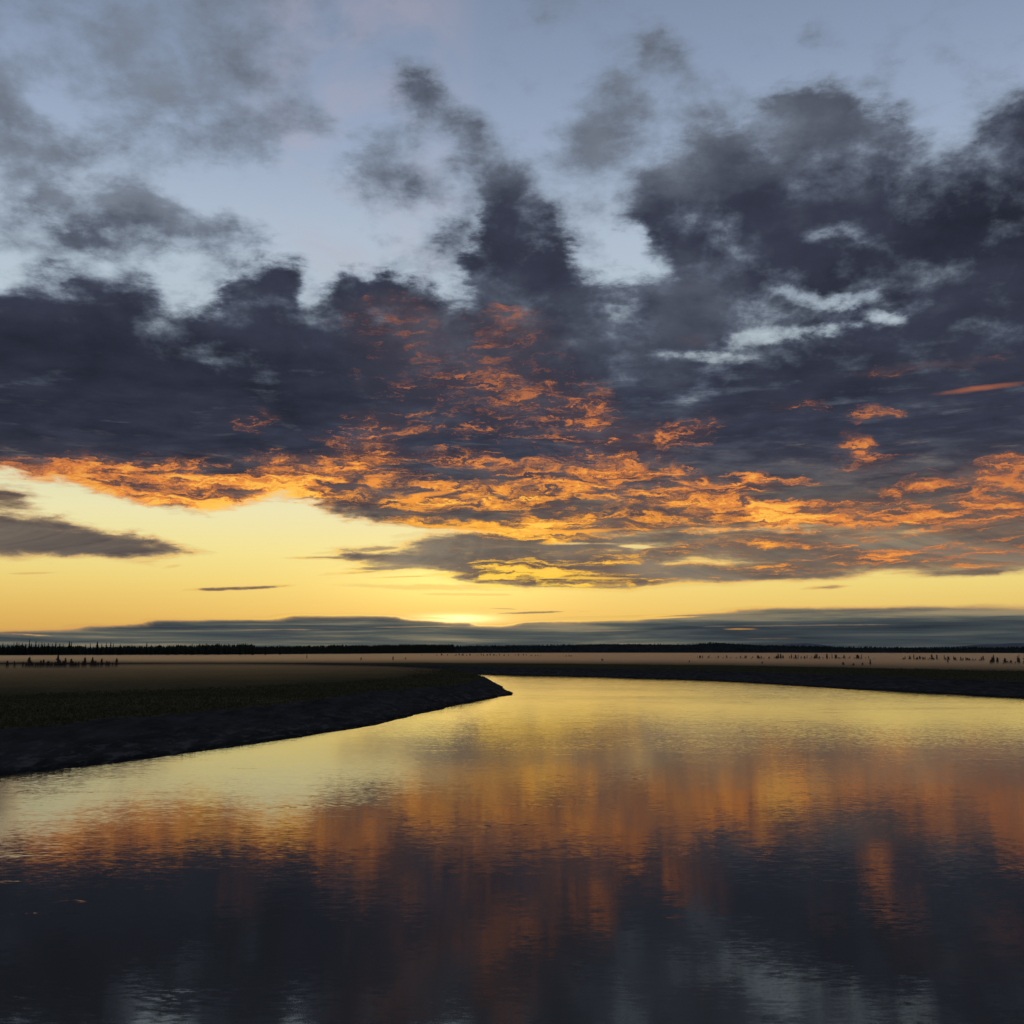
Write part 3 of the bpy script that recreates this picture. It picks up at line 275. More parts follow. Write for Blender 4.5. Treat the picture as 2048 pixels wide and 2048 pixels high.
     0, 0, 29, 0, 0, 25, 0, 0, 21, 0, 0, 16, 1, 0, 14, 1, 0, 12, 3, 0, 12, 6, 0, 12, 8, 0, 12, 9, 0, 13, 10, 0, 14, 12, 0, 16, 14, 0, 17, 14, 0, 17, 14, 0, 17, 12, 0, 17, 9, 0, 17, 5, 0, 17, 3, 0, 16, 2, 0, 16, 1, 0, 16,
     1, 0, 15, 1, 0, 15, 0, 0, 14, 0, 0, 13, 0, 0, 12, 0, 0, 12, 0, 0, 12, 0, 0, 12, 0, 0, 12, 0, 0, 12, 0, 0, 12, 0, 0, 12, 0, 0, 12, 0, 0, 12, 0, 0, 12, 0, 0, 12, 0, 0, 12, 0, 0, 12, 0, 0, 12, 0, 0, 12, 0, 0, 12,
    ],
    [
     19, 0, 32, 19, 0, 32, 19, 0, 32, 19, 0, 32, 19, 0, 32, 19, 0, 32, 19, 0, 32, 19, 0, 32, 19, 0, 32, 19, 0, 32, 19, 0, 32, 19, 0, 32, 19, 0, 32, 19, 0, 32, 19, 0, 32, 18, 0, 32, 16, 0, 32, 12, 0, 32, 8, 0, 32, 4, 0, 32, 1, 0, 31,
     0, 0, 29, 0, 0, 25, 0, 0, 20, 0, 0, 16, 0, 0, 14, 0, 0, 12, 0, 0, 12, 0, 0, 12, 0, 0, 12, 1, 0, 12, 2, 0, 13, 3, 0, 14, 4, 0, 14, 5, 0, 15, 4, 0, 15, 4, 0, 15, 2, 0, 15, 2, 0, 15, 1, 0, 15, 1, 0, 15, 1, 0, 15,
     1, 0, 15, 1, 0, 14, 0, 0, 14, 0, 0, 13, 0, 0, 12, 0, 0, 12, 0, 0, 12, 0, 0, 12, 0, 0, 12, 0, 0, 12, 0, 0, 12, 0, 0, 12, 0, 0, 12, 0, 0, 12, 0, 0, 12, 0, 0, 12, 0, 0, 12, 0, 0, 12, 0, 0, 12, 0, 0, 12, 0, 0, 12,
    ],
]
STREAKS = [
    (23.15, 12.49, 1.94, 0.137, 3.0, 2, 1.00),
    (-13.91, 3.19, 2.75, 0.137, 2.9, 0, 0.75),
    (15.76, 3.16, 1.40, 0.124, 2.1, 0, 0.60),
    (12.45, 3.96, 3.96, 0.192, -0.0, 0, 0.80),
    (22.12, 3.82, 3.51, 0.165, 0.0, 0, 0.70),
    (-7.81, 4.05, 2.38, 0.110, 4.2, 0, 0.55),
    (-6.99, 4.83, 4.47, 0.137, 1.5, 0, 0.70),
    (-7.15, 5.27, 2.84, 0.165, 4.6, 0, 0.60),
    (-6.05, 4.29, 3.15, 0.192, 3.2, 0, 0.70),
    (0.86, 1.99, 2.79, 0.082, 1.2, 0, 0.60),
    (-0.30, 2.19, 1.36, 0.069, -1.9, 0, 0.50),
    (-18.50, 4.39, 0.82, 0.082, 4.5, 0, 0.40),
    (-17.19, 4.19, 0.63, 0.110, 7.9, 0, 0.40),
    (-23.62, 3.69, 1.40, 0.069, 3.3, 0, 0.35),
    (11.70, 1.12, 0.87, 0.044, -0.2, 2, 0.40),
    (5.82, 1.79, 3.58, 0.055, 1.2, 2, 0.60),
    (6.77, 1.69, 3.41, 0.055, 1.5, 1, 0.80),
    (-23.25, 0.78, 1.15, 0.069, -2.4, 1, 0.90),
    (-23.83, 0.82, 1.01, 0.055, -1.2, 2, 0.30),
    (-1.94, 1.60, 3.16, 0.110, -1.0, 1, 0.95),
    (3.52, 1.83, 3.15, 0.060, 0.7, 1, 0.70),
    (-5.28, 7.76, 0.76, 0.137, 6.4, 2, 1.00),
    (-5.09, 3.84, 2.70, 0.060, 1.9, 0, 0.50),
    (-11.98, 1.09, 3.45, 0.044, 0.7, 1, 0.35),
    (-5.19, 1.26, 3.73, 0.041, 0.8, 1, 0.35),
    (-8.55, 0.81, 3.23, 0.049, 1.2, 1, 0.25),
    (14.19, 1.29, 5.64, 0.044, 0.3, 1, 0.30),
    (13.75, 0.66, 2.27, 0.055, 0.6, 1, 0.20),
    (4.05, 1.04, 4.03, 0.049, 0.6, 1, 0.30),
    (-18.77, 0.63, 4.03, 0.055, 0.8, 1, 0.20),
    (-2.71, 6.36, 4.33, 0.110, -3.9, 2, 0.90),
    (3.42, 6.19, 2.73, 0.110, 2.2, 2, 0.90),
    (-2.22, 2.93, 2.26, 0.082, -0.3, 2, 0.90),
    (-3.72, 3.23, 3.91, 0.082, -0.7, 2, 0.60),
    (-4.46, 8.09, 1.68, 0.137, 8.3, 2, 0.80),
    (3.67, 3.77, 3.01, 0.082, -1.1, 2, 0.80),
    (6.63, 5.35, 1.27, 0.110, -3.3, 1, 0.60),
    (3.14, 5.56, 2.42, 0.082, -1.0, 1, 0.50),
    (-3.98, 3.28, 5.40, 0.165, -1.0, 2, 0.55),
    (-0.99, 3.35, 2.12, 0.137, -1.6, 2, 0.80),
    (-3.46, 3.95, 1.21, 0.110, 3.1, 2, 0.70),
    (-4.13, 1.71, 1.35, 0.055, -1.1, 2, 0.90),
    (14.22, 15.84, 2.35, 0.247, 2.5, 1, 0.62),
    (17.89, 15.97, 2.27, 0.275, 1.9, 1, 0.72),
    (16.08, 17.50, 1.27, 0.302, -17.5, 1, 0.60),
    (17.57, 17.22, 1.00, 0.247, 4.5, 1, 0.60),
    (9.79, 15.01, 1.47, 0.220, -7.0, 1, 0.70),
    (20.46, 16.43, 1.38, 0.247, 3.4, 1, 0.40),
    (18.57, 16.44, 1.00, 0.220, -13.2, 1, 0.60),
]


class G:
    """small helper that writes shader maths as nodes"""
    def __init__(self, tree):
        self.t = tree; self.n = tree.nodes; self.l = tree.links
    def _in(self, sock, v):
        if isinstance(v, bpy.types.NodeSocket): self.l.new(v, sock)
        elif v is not None:
            sock.default_value = v
    def m(self, op, a, b=None, c=None, clamp=False):
        n = self.n.new('ShaderNodeMath'); n.operation = op; n.use_clamp = clamp
        self._in(n.inputs[0], a)
        if b is not None: self._in(n.inputs[1], b)
        if c is not None: self._in(n.inputs[2], c)
        return n.outputs[0]
    def v(self, op, a, b=None, s=None, c=None):
        n = self.n.new('ShaderNodeVectorMath'); n.operation = op
        self._in(n.inputs[0], a)
        if b is not None: self._in(n.inputs[1], b)
        if c is not None: self._in(n.inputs[2], c)
        if s is not None: self._in(n.inputs['Scale'], s)
        return n.outputs['Value'] if op in ('DOT_PRODUCT', 'LENGTH', 'DISTANCE') else n.outputs[0]
    def xyz(self, x, y, z):
        n = self.n.new('ShaderNodeCombineXYZ')
        for i, q in enumerate((x, y, z)): self._in(n.inputs[i], q)
        return n.outputs[0]
    def sep(self, v):
        n = self.n.new('ShaderNodeSeparateXYZ'); self._in(n.inputs[0], v)
        return n.outputs
    def mr(self, v, a, b, c=0.0, d=1.0, kind='SMOOTHSTEP'):
        n = self.n.new('ShaderNodeMapRange'); n.interpolation_type = kind
        for i, q in enumerate((v, a, b, c, d)): self._in(n.inputs[i], q)
        return n.outputs[0]
    def mix(self, f, a, b, mode='MIX', clamp=True):
        n = self.n.new('ShaderNodeMix'); n.data_type = 'RGBA'; n.blend_type = mode; n.clamp_factor = clamp
        self._in(n.inputs[0], f); self._in(n.inputs[6], a); self._in(n.inputs[7], b)
        return n.outputs[2]
    def noise(self, vec, scale, detail=4.0, rough=0.5, dist=0.0, lac=2.0, color=False, w=None):
        n = self.n.new('ShaderNodeTexNoise')
        if w is not None:
            n.noise_dimensions = '4D'; n.inputs['W'].default_value = w
        self._in(n.inputs['Vector'], vec); self._in(n.inputs['Scale'], scale)
        n.inputs['Detail'].default_value = detail; n.inputs['Roughness'].default_value = rough
        n.inputs['Lacunarity'].default_value = lac
        n.inputs['Distortion'].default_value = dist
        return n.outputs['Color' if color else 'Fac']
    def ramp(self, fac, stops, mode='LINEAR'):
        n = self.n.new('ShaderNodeValToRGB'); cr = n.color_ramp; cr.interpolation = mode
        while len(cr.elements) < len(stops): cr.elements.new(0.5)
        for e, (p, c) in zip(cr.elements, stops):
            e.position = p
        for e, (p, c) in zip(cr.elements, stops):
            e.color = c if len(c) == 4 else (*c, 1.0)
        self._in(n.inputs[0], fac)
        return n.outputs[0]


def build_world():
    w = bpy.data.worlds.new('World'); scene.world = w; w.use_nodes = True
    t = w.node_tree; t.nodes.clear(); g = G(t)
    tc = t.nodes.new('ShaderNodeTexCoord')
    d = g.v('NORMALIZE', tc.outputs['Generated'])
    dx, dy, dz = g.sep(d)
    zc = g.m('MAXIMUM', dz, 0.0)
    az = g.m('MULTIPLY', g.m('ARCTAN2', dx, dy), 180 / math.pi)
    el = g.m('MULTIPLY', g.m('ARCSINE', zc), 180 / math.pi)

    # cloud layer coordinates (a flat layer seen in perspective, bent down at the far end)
    inv = g.m('DIVIDE', 1.0, g.m('ADD', zc, 0.085))
    P = g.xyz(g.m('MULTIPLY', dx, inv), g.m('MULTIPLY', dy, inv), 0.0)
    inv2 = g.m('DIVIDE', 1.0, g.m('ADD', zc, 0.42))
    Q = g.xyz(g.m('MULTIPLY', dx, inv2), g.m('MULTIPLY', dy, inv2), 0.0)
    # ragged edges: shift the lookup by turbulence
    wn = g.noise(Q, 7.5, 7, 0.62, 0.1, color=True)
    wx, wy, wz = g.sep(wn)
    wf = g.noise(g.xyz(g.m('MULTIPLY', az, 0.45), g.m('MULTIPLY', el, 1.5), 3.7), 1.0, 7, 0.66, 0.3, color=True)
    fx, fy, fz = g.sep(wf)
    amp = g.mr(el, 1.5, 22.0, 0.06, 4.2, 'LINEAR')
    ampx = g.mr(el, 0.0, 20.0, 2.5, 4.2, 'LINEAR')
    azw = g.m('ADD', az, g.m('ADD', g.m('MULTIPLY', g.m('SUBTRACT', wx, 0.5), ampx),
                             g.m('MULTIPLY', g.m('SUBTRACT', fx, 0.5), 2.2)))
    elw = g.m('ADD', el, g.m('ADD', g.m('MULTIPLY', g.m('SUBTRACT', wy, 0.5), amp),
                             g.m('MULTIPLY', g.m('SUBTRACT', fy, 0.5), g.mr(el, 1.8, 9.0, 0.10, 1.5, 'LINEAR'))))

    # table lookup
    fa = g.mr(azw, -27.5, 0.0, 0.0, 1.0, 'LINEAR')
    fb = g.mr(azw, 0.0, 27.5, 0.0, 1.0, 'LINEAR')
    right = g.m('GREATER_THAN', azw, 0.0)
    cur = None
    for k, e in enumerate(SKY_EL):
        row = SKY_ROWS[k]
        cells = [(row[3 * i] / 40.0, row[3 * i + 1] / 40.0, row[3 * i + 2] / 40.0, 1.0) for i in range(63)]
        gt = bpy.data.node_groups.new('cloud_row', 'ShaderNodeTree')
        for nm in ('left', 'right', 'side'):
            gt.interface.new_socket(name=nm, in_out='INPUT', socket_type='NodeSocketFloat')
        gt.interface.new_socket(name='cover', in_out='OUTPUT', socket_type='NodeSocketColor')
        gi = gt.nodes.new('NodeGroupInput'); go = gt.nodes.new('NodeGroupOutput')
        gg = G(gt)
        ra = gg.ramp(0.0, [(i / 31.0, cells[i]) for i in range(32)])
        rb = gg.ramp(0.0, [(i / 31.0, cells[31 + i]) for i in range(32)])
        gt.links.new(gi.outputs[0], ra.node.inputs[0]); gt.links.new(gi.outputs[1], rb.node.inputs[0])
        gt.links.new(gg.mix(gi.outputs[2], ra, rb), go.inputs[0])
        gn = t.nodes.new('ShaderNodeGroup'); gn.node_tree = gt
        t.links.new(fa, gn.inputs[0]); t.links.new(fb, gn.inputs[1]); t.links.new(right, gn.inputs[2])
        r = gn.outputs[0]
        if cur is None: cur = r
        else:
            cur = g.mix(g.mr(elw, SKY_EL[k - 1], e, 0, 1, 'LINEAR'), cur, r)
    D, L, B = g.sep(cur)
    # overhead and behind the camera: broken cloud of its own
    outn = g.noise(P, 0.9, 3, 0.5)
    outD = g.mr(outn, 0.42, 0.62, 0.1, 0.9)
    inside = g.m('MULTIPLY', g.mr(g.m('ABSOLUTE', az), 28.0, 36.0, 1.0, 0.0), g.mr(el, 34.0, 44.0, 1.0, 0.0))
    D = g.m('ADD', g.m('MULTIPLY', D, inside), g.m('MULTIPLY', outD, g.m('SUBTRACT', 1.0, inside)))
    L = g.m('MULTIPLY', L, inside)
    B = g.m('ADD', g.m('MULTIPLY', B, inside), g.m('MULTIPLY', 0.3, g.m('SUBTRACT', 1.0, inside)))

    # billow detail
    n1 = g.noise(Q, 11.0, 9, 0.62, 0.08)
    n1b = g.noise(g.xyz(g.m('MULTIPLY', az, 0.30), g.m('MULTIPLY', el, 2.3), 9.1), 1.0, 8, 0.64, 0.4)
    hi = g.mr(el, 8.0, 17.0)
    nn = g.m('ADD', g.m('MULTIPLY', n1, hi), g.m('MULTIPLY', n1b, g.m('SUBTRACT', 1.0, hi)))
    nd = g.m('SUBTRACT', nn, 0.5)
    gain = g.mr(el, 1.8, 12.0, 0.5, 2.1, 'LINEAR')
    dens = g.m('ADD', g.m('MULTIPLY', g.m('SUBTRACT', D, 0.5), 1.25), g.m('ADD', 0.5, g.m('MULTIPLY', nd, gain)))
    dens = g.m('MAXIMUM', 0.0, g.m('MINIMUM', dens, 1.3))

    # thin separate streaks of cloud and one lit vapour trail
    lit_extra = None
    for (sa, se, sl, st, sang, kind, amt) in STREAKS:
        ca, sn = math.cos(math.radians(sang)), math.sin(math.radians(sang))
        ex = g.m('SUBTRACT', g.m('ADD', az, g.m('MULTIPLY', g.m('SUBTRACT', fx, 0.5), 0.8)), sa)
        ey = g.m('SUBTRACT', g.m('ADD', el, g.m('MULTIPLY', g.m('SUBTRACT', fy, 0.5), st * 1.6)), se)
        u = g.m('DIVIDE', g.m('ADD', g.m('MULTIPLY', ex, ca), g.m('MULTIPLY', ey, sn)), sl)
        v_ = g.m('DIVIDE', g.m('SUBTRACT', g.m('MULTIPLY', ey, ca), g.m('MULTIPLY', ex, sn)), st)
        rr = g.m('ADD', g.m('MULTIPLY', u, u), g.m('MULTIPLY', v_, v_))
        if se > 10.0 and kind == 1: rr = g.m('ADD', g.m('MULTIPLY', rr, 0.45), g.m('MULTIPLY', g.m('SUBTRACT', nn, 0.5), 7.0))
        elif se > 10.0: rr = g.m('ADD', rr, g.m('MULTIPLY', g.m('SUBTRACT', nn, 0.5), 3.5))
        else: rr = g.m('ADD', rr, g.m('MULTIPLY', g.m('SUBTRACT', nn, 0.5), 2.6))
        msk = g.m('MULTIPLY', g.mr(rr, -0.9 if se > 10.0 else -0.1, 1.8 if se > 10.0 else 1.3, 1.0, 0.0), amt * (0.85 if se > 10.0 else 1.0))
        if kind == 0: dens = g.m('MAXIMUM', dens, msk)
        elif kind == 1: dens = g.m('MULTIPLY', dens, g.m('SUBTRACT', 1.0, msk))
        else: lit_extra = msk if lit_extra is None else g.m('MAXIMUM', lit_extra, msk)

    # clear sky
    clear = g.ramp(g.m('DIVIDE', el, 90.0, clamp=True), [
        (0.0, lin(200, 158, 88)), (2.0 / 90, lin(226, 192, 108)), (3.4 / 90, lin(234, 210, 124)), (5.0 / 90, lin(236, 222, 146)),
        (7.0 / 90, lin(232, 225, 176)), (9.5 / 90, lin(216, 218, 188)), (13.0 / 90, lin(196, 208, 206)),
        (17.0 / 90, lin(182, 197, 208)), (21.0 / 90, lin(173, 188, 205)), (25.0 / 90, lin(154, 170, 194)),
        (29.0 / 90, lin(137, 153, 179)), (34.0 / 90, lin(120, 135, 160)), (50.0 / 90, lin(96, 112, 145)), (1.0, lin(72, 86, 120))])
    # left of the sun the low sky is more orange
    side = g.m('MULTIPLY', g.mr(az, -26.0, -6.0, 1.0, 0.0), g.mr(el, 0.0, 6.5, 1.0, 0.0))
    clear = g.mix(side, clear, g.mix(1.0, clear, (0.93, 0.84, 0.76, 1), 'MULTIPLY'))
    # the side of the sky away from the sunset is duller and bluer
    away = g.mr(g.m('ABSOLUTE', az), 40.0, 110.0)
    clear = g.mix(away, clear, g.mix(g.mr(el, 0, 25), lin(112, 116, 132), lin(92, 106, 136)))

    # brightness round the hidden sun
    cosd = g.v('DOT_PRODUCT', d, SUN_DIR)
    sd = g.m('MULTIPLY', g.m('ARCCOSINE', g.m('MINIMUM', cosd, 0.999999)), 180 / math.pi)
    # wider along the horizon
    gx = g.m('SUBTRACT', az, math.degrees(SUN_AZ))
    gy = g.m('SUBTRACT', el, 3.6)
    r2 = g.m('ADD', g.m('POWER', g.m('DIVIDE', gx, 5.0), 2.0), g.m('POWER', g.m('DIVIDE', gy, 1.5), 2.0))
    glow = g.m('POWER', 2.718, g.m('MULTIPLY', r2, -1.0))
    r3 = g.m('ADD', g.m('POWER', g.m('DIVIDE', gx, 1.9), 2.0), g.m('POWER', g.m('DIVIDE', g.m('SUBTRACT', el, 1.68), 0.22), 2.0))
    core = g.m('POWER', 2.718, g.m('MULTIPLY', r3, -1.0))
    clear = g.mix(glow, clear, (0.22, 0.20, 0.05, 1), 'ADD', clamp=False)
    clear = g.mix(core, clear, (0.9, 0.75, 0.4, 1), 'ADD', clamp=False)

    # physical dusk sky under it all
    sky = t.nodes.new('ShaderNodeTexSky'); sky.sky_type = 'NISHITA'; sky.sun_disc = False
    sky.sun_elevation = SUN_EL; sky.sun_rotation = SUN_AZ
    clear = g.mix(1.0, clear, g.mix(1.0, sky.outputs[0], (0.006, 0.006, 0.006, 1), 'MULTIPLY'), 'ADD')

    # thin high pink veil
    veil = g.m('MULTIPLY', g.mr(g.noise(Q, 5.0, 5, 0.6, 0.8, w=2.0), 0.42, 0.62), g.mr(el, 14.0, 22.0))
    veil = g.m('MULTIPLY', veil, g.mr(g.m('ABSOLUTE', g.m('ADD', az, 8.5)), 3.0, 7.5, 0.38, 0.0))
    clear = g.mix(veil, clear, lin(182, 170, 182))

    # cloud body: dark where thick, blue grey where thin
    t2 = g.noise(Q, 7.0, 7, 0.6, 0.1, w=5.0)
    t2b = g.noise(g.xyz(g.m('MULTIPLY', az, g.mr(el, 2.0, 6.0, 0.10, 0.3)), g.m('MULTIPLY', el, g.mr(el, 2.0, 6.0, 2.6, 1.3)), 1.3), 1.0, 6, 0.6, 0.3)
    tone = g.m('ADD', g.m('MULTIPLY', t2, hi), g.m('MULTIPLY', t2b, g.m('SUBTRACT', 1.0, hi)))
    Bn = g.m('ADD', B, g.m('MULTIPLY', g.m('SUBTRACT', tone, 0.5), g.mr(el, 1.5, 4.0, 2.0, 1.0)), clamp=True)
    thick_hi = g.ramp(Bn, [(0.0, lin(38, 41, 54)), (0.3, lin(55, 59, 75)), (0.6, lin(86, 92, 106)), (1.0, lin(135, 143, 156))])
    thick_lo = g.ramp(Bn, [(0.0, lin(48, 46, 54)), (0.3, lin(78, 70, 72)), (0.6, lin(112, 102, 92)), (1.0, lin(160, 150, 130))])
    thick_st = g.ramp(Bn, [(0.0, lin(42, 49, 56)), (0.35, lin(64, 71, 75)), (0.6, lin(86, 90, 85)), (1.0, lin(150, 136, 108))])
    body = g.mix(g.mr(el, 6.0, 11.0), thick_lo, thick_hi)
    body = g.mix(g.mr(el, 2.2, 3.0), thick_st, body)
    thin = g.mix(g.mr(el, 7.0, 13.0), lin(170, 140, 105), lin(116, 127, 143))
    body = g.mix(g.mr(dens, 0.30, 1.05), thin, body)

    # sunset light caught by the undersides
    l1 = g.noise(P, 8.0, 7, 0.68, 0.35, w=7.0)
    l2 = g.noise(g.xyz(g.m('MULTIPLY', azw, 0.42), g.m('MULTIPLY', elw, 3.4), 5.3), 1.0, 9, 0.68, 0.5)
    hi2 = g.mr(el, 12.0, 20.0)
    ln = g.m('ADD', g.m('MULTIPLY', l1, hi2), g.m('MULTIPLY', l2, g.m('SUBTRACT', 1.0, hi2)))
    rn = g.noise(g.xyz(g.m('MULTIPLY', azw, g.mr(el, 5.0, 16.0, 0.22, 0.34)), g.m('MULTIPLY', elw, g.mr(el, 5.0, 16.0, 2.0, 1.3)), 7.7), 1.0, 6, 0.6, 0.5)
    ridge = g.m('SUBTRACT', 1.0, g.m('ABSOLUTE', g.m('SUBTRACT', g.m('MULTIPLY', rn, 2.0), 1.0)))
    ln = g.m('ADD', g.m('MULTIPLY', ln, 0.6), g.m('MULTIPLY', g.m('SUBTRACT', ridge, 0.34), 0.4))
    thr = g.mr(L, 0.0, 1.0, 0.725, 0.435, 'LINEAR')
    lt = g.m('ADD', 0.5, g.m('MULTIPLY', g.m('SUBTRACT', ln, thr), 5.0), clamp=True)
    lt = g.m('MULTIPLY', lt, g.mr(L, 0.05, 0.30))
    lit = g.mr(lt, 0.05, 0.85)
    sdn = g.m('SQRT', g.m('ADD', g.m('POWER', g.m('MULTIPLY', gx, 0.36), 2.0), g.m('POWER', g.m('SUBTRACT', el, 1.0), 2.0)))
    litcol = g.ramp(g.m('DIVIDE', sdn, 25.0, clamp=True), [
        (0.0, (1.4, 1.0, 0.35, 1)), (0.12, lin(255, 205, 72, 1.1)), (0.24, lin(252, 164, 62)), (0.34, lin(240, 144, 66)),
        (0.44, lin(218, 128, 68)), (0.58, lin(176, 104, 70)), (0.80, lin(165, 102, 78)), (1.0, lin(150, 105, 90))])
    body = g.mix(g.m('MULTIPLY', g.mr(L, 0.2, 0.9), 0.45), body, lin(112, 80, 72))
    litv = g.mix(g.mr(lt, 0.25, 0.72), g.mix(0.5, litcol, lin(120, 76, 62)), litcol)
    hot = g.m('MULTIPLY', g.mr(lt, 0.74, 1.0), g.mr(sdn, 5.5, 12.5, 0.9, 0.12))
    litv = g.mix(hot, litv, (1.05, 0.64, 0.10, 1))
    cloud = g.mix(lit, body, litv)
    cloud = g.mix(lit_extra, cloud, litcol)
    # silver and gold lining where the cloud thins out in front of the brighter sky
    alpha = g.mr(dens, 0.0, 0.80)
    rim = g.m('MULTIPLY', g.mr(dens, 0.12, 0.34), g.mr(dens, 0.34, 0.6, 1.0, 0.0))
    rim = g.m('MULTIPLY', rim, g.mr(sdn, 3.0, 13.0, 0.85, 0.0))
    cloud = g.mix(rim, cloud, litcol)
    alpha = g.m('MAXIMUM', alpha, lit_extra)
    col = g.mix(alpha, clear, cloud)
    dim = g.mr(dz, -0.02, 0.0, 0.1, 1.0)

    bg = t.nodes.new('ShaderNodeBackground'); g._in(bg.inputs[0], col); g._in(bg.inputs[1], dim)
    o = t.nodes.new('ShaderNodeOutputWorld'); t.links.new(bg.outputs[0], o.inputs[0])
    w.cycles.sampling_method = 'MANUAL'; w.cycles.sample_map_resolution = 512


build_world()

sun = bpy.data.lights.new('sun', 'SUN')
sun.energy = 0.0004
sun.angle = math.radians(4)
sun.color = (1.0, 0.62, 0.28)
sun_ob = bpy.data.objects.new('sun', sun)
sun_ob.rotation_euler = (math.radians(90) - SUN_EL, 0, math.pi - SUN_AZ)
scene.collection.objects.link(sun_ob)

# ------------------------------------------------------------------ helpers
rng = random.Random(7)
nrng = np.random.default_rng(11)
col = scene.collection


def mat(name):
    m = bpy.data.materials.new(name); m.use_nodes = True
    t = m.node_tree; t.nodes.clear(); g = G(t)
    o = t.nodes.new('ShaderNodeOutputMaterial')
    return m, t, g, o


def principled(g, o, color, rough=0.9, ior=1.45, spec=0.5, normal=None):
    p = g.n.new('ShaderNodeBsdfPrincipled')
    g._in(p.inputs['Base Color'], color); g._in(p.inputs['Roughness'], rough)
    p.inputs['IOR'].default_value = ior; g._in(p.inputs['Specular IOR Level'], spec)
    if normal is not None: g._in(p.inputs['Normal'], normal)
    g.l.new(p.outputs[0], o.inputs[0])
    return p


def dull(g, o, color, normal=None, sheen=None, rough=0.4):
    d = g.n.new('ShaderNodeBsdfDiffuse'); g._in(d.inputs['Color'], color)
    if normal is not None: g._in(d.inputs['Normal'], normal)
    if sheen is None:
        g.l.new(d.outputs[0], o.inputs[0]); return
    s = g.n.new('ShaderNodeBsdfGlossy'); s.inputs['Roughness'].default_value = rough; s.inputs['Color'].default_value = (0.8, 0.8, 0.8, 1)
    if normal is not None: g._in(s.inputs['Normal'], normal)
    x = g.n.new('ShaderNodeMixShader'); g._in(x.inputs[0], sheen)
    g.l.new(d.outputs[0], x.inputs[1]); g.l.new(s.outputs[0], x.inputs[2]); g.l.new(x.outputs[0], o.inputs[0])


def bump(g, h, dist=1.0, strength=1.0):
    b = g.n.new('ShaderNodeBump'); b.inputs['Distance'].default_value = dist; b.inputs['Strength'].default_value = strength
    g._in(b.inputs['Height'], h)
    return b.outputs[0]


def position(g):
    return g.n.new('ShaderNodeNewGeometry').outputs['Position']


def mesh_object(name, verts, faces, material, parent=None, smooth=False):
    me = bpy.data.meshes.new(name)
    verts = np.asarray(verts, dtype=np.float32); faces = [tuple(f) for f in faces] if not isinstance(faces, np.ndarray) else faces
    if isinstance(faces, np.ndarray):
        k = faces.shape[1]
        me.vertices.add(len(verts)); me.vertices.foreach_set('co', verts.ravel())
        me.loops.add(faces.size); me.loops.foreach_set('vertex_index', faces.ravel().astype(np.int32))
        me.polygons.add(len(faces)); me.polygons.foreach_set('loop_start', np.arange(0, faces.size, k, dtype=np.int32))
        me.update(calc_edges=True); me.validate()
    else:
        me.from_pydata([tuple(float(c) for c in v) for v in verts], [], faces); me.update()
    if smooth: me.polygons.foreach_set('use_smooth', [True] * len(me.polygons))
    me.materials.append(material)
    ob = bpy.data.objects.new(name, me); col.objects.link(ob)
    if parent: ob.parent = parent
    return ob


def tag(o, label=None, cat=None, group=None, kind=None):
    if label: o['label'] = label
    if cat: o['category'] = cat
    if group: o['group'] = group
    if kind: o['kind'] = kind
    return o


def empty(name, loc, rz=0.0):
    o = bpy.data.objects.new(name, None); o.location = loc; o.rotation_euler = (0, 0, rz)
    o.empty_display_size = 0.3; col.objects.link(o)
    return o


def catmull(pts, n=8):
    P = [np.array(p, float) for p in pts]; P = [2 * P[0] - P[1]] + P + [2 * P[-1] - P[-2]]
    out = []
    for i in range(1, len(P) - 2):
        for k in range(n):
            t = k / n
            out.append(0.5 * ((2 * P[i]) + (P[i + 1] - P[i - 1]) * t + (2 * P[i - 1] - 5 * P[i] + 4 * P[i + 1] - P[i + 2]) * t * t
                              + (-P[i - 1] + 3 * P[i] - 3 * P[i + 1] + P[i + 2]) * t ** 3))
    out.append(P[-2])
    return np.array(out)


def fnoise(x, y, seed=0, octaves=4, rough=0.5):
    """smooth value noise on arrays, about -1..1"""
    r = np.zeros_like(x, dtype=float); a = 1.0; s = 0.0
    for o in range(octaves):
        xi = np.floor(x); yi = np.floor(y); fx = x - xi; fy = y - yi
        fx = fx * fx * (3 - 2 * fx); fy = fy * fy * (3 - 2 * fy)
        def h(i, j):
            v = np.sin(i * 127.1 + j * 311.7 + (seed + o * 17) * 74.7) * 43758.5453
            return (v - np.floor(v)) * 2 - 1
        r += a * ((h(xi, yi) * (1 - fx) + h(xi + 1, yi) * fx) * (1 - fy) + (h(xi, yi + 1) * (1 - fx) + h(xi + 1, yi + 1) * fx) * fy)
        s += a; a *= rough; x = x * 2.03 + 5.1; y = y * 2.03 + 1.7
    return r / s


# ------------------------------------------------------------------ materials
M = {}

m, t, g, o = mat('river_water'); M['water'] = m
p = position(g); px, py, pz = g.sep(p)
q = g.xyz(g.m('MULTIPLY', px, 0.42), py, 0.0)
w1 = g.v('SUBTRACT', g.noise(q, 6.0, 3, 0.6, 0.2, color=True), (0.5, 0.5, 0.5))
w0 = g.v('SUBTRACT', g.noise(p, 60.0, 1, 0.5, 0.0, color=True, w=6.0), (0.5, 0.5, 0.5))
w2 = g.v('SUBTRACT', g.noise(q, 0.9, 2, 0.5, 0.4, color=True, w=3.0), (0.5, 0.5, 0.5))
w3 = g.v('SUBTRACT', g.noise(q, 0.12, 2, 0.5, 0.8, color=True, w=8.0), (0.5, 0.5, 0.5))
patch = g.noise(g.xyz(g.m('MULTIPLY', px, 0.35), py, 0.0), 0.045, 4, 0.6, 0.6, w=1.0)
calm = g.mr(patch, 0.50, 0.66)                         # cat's-paws of wind on calm water
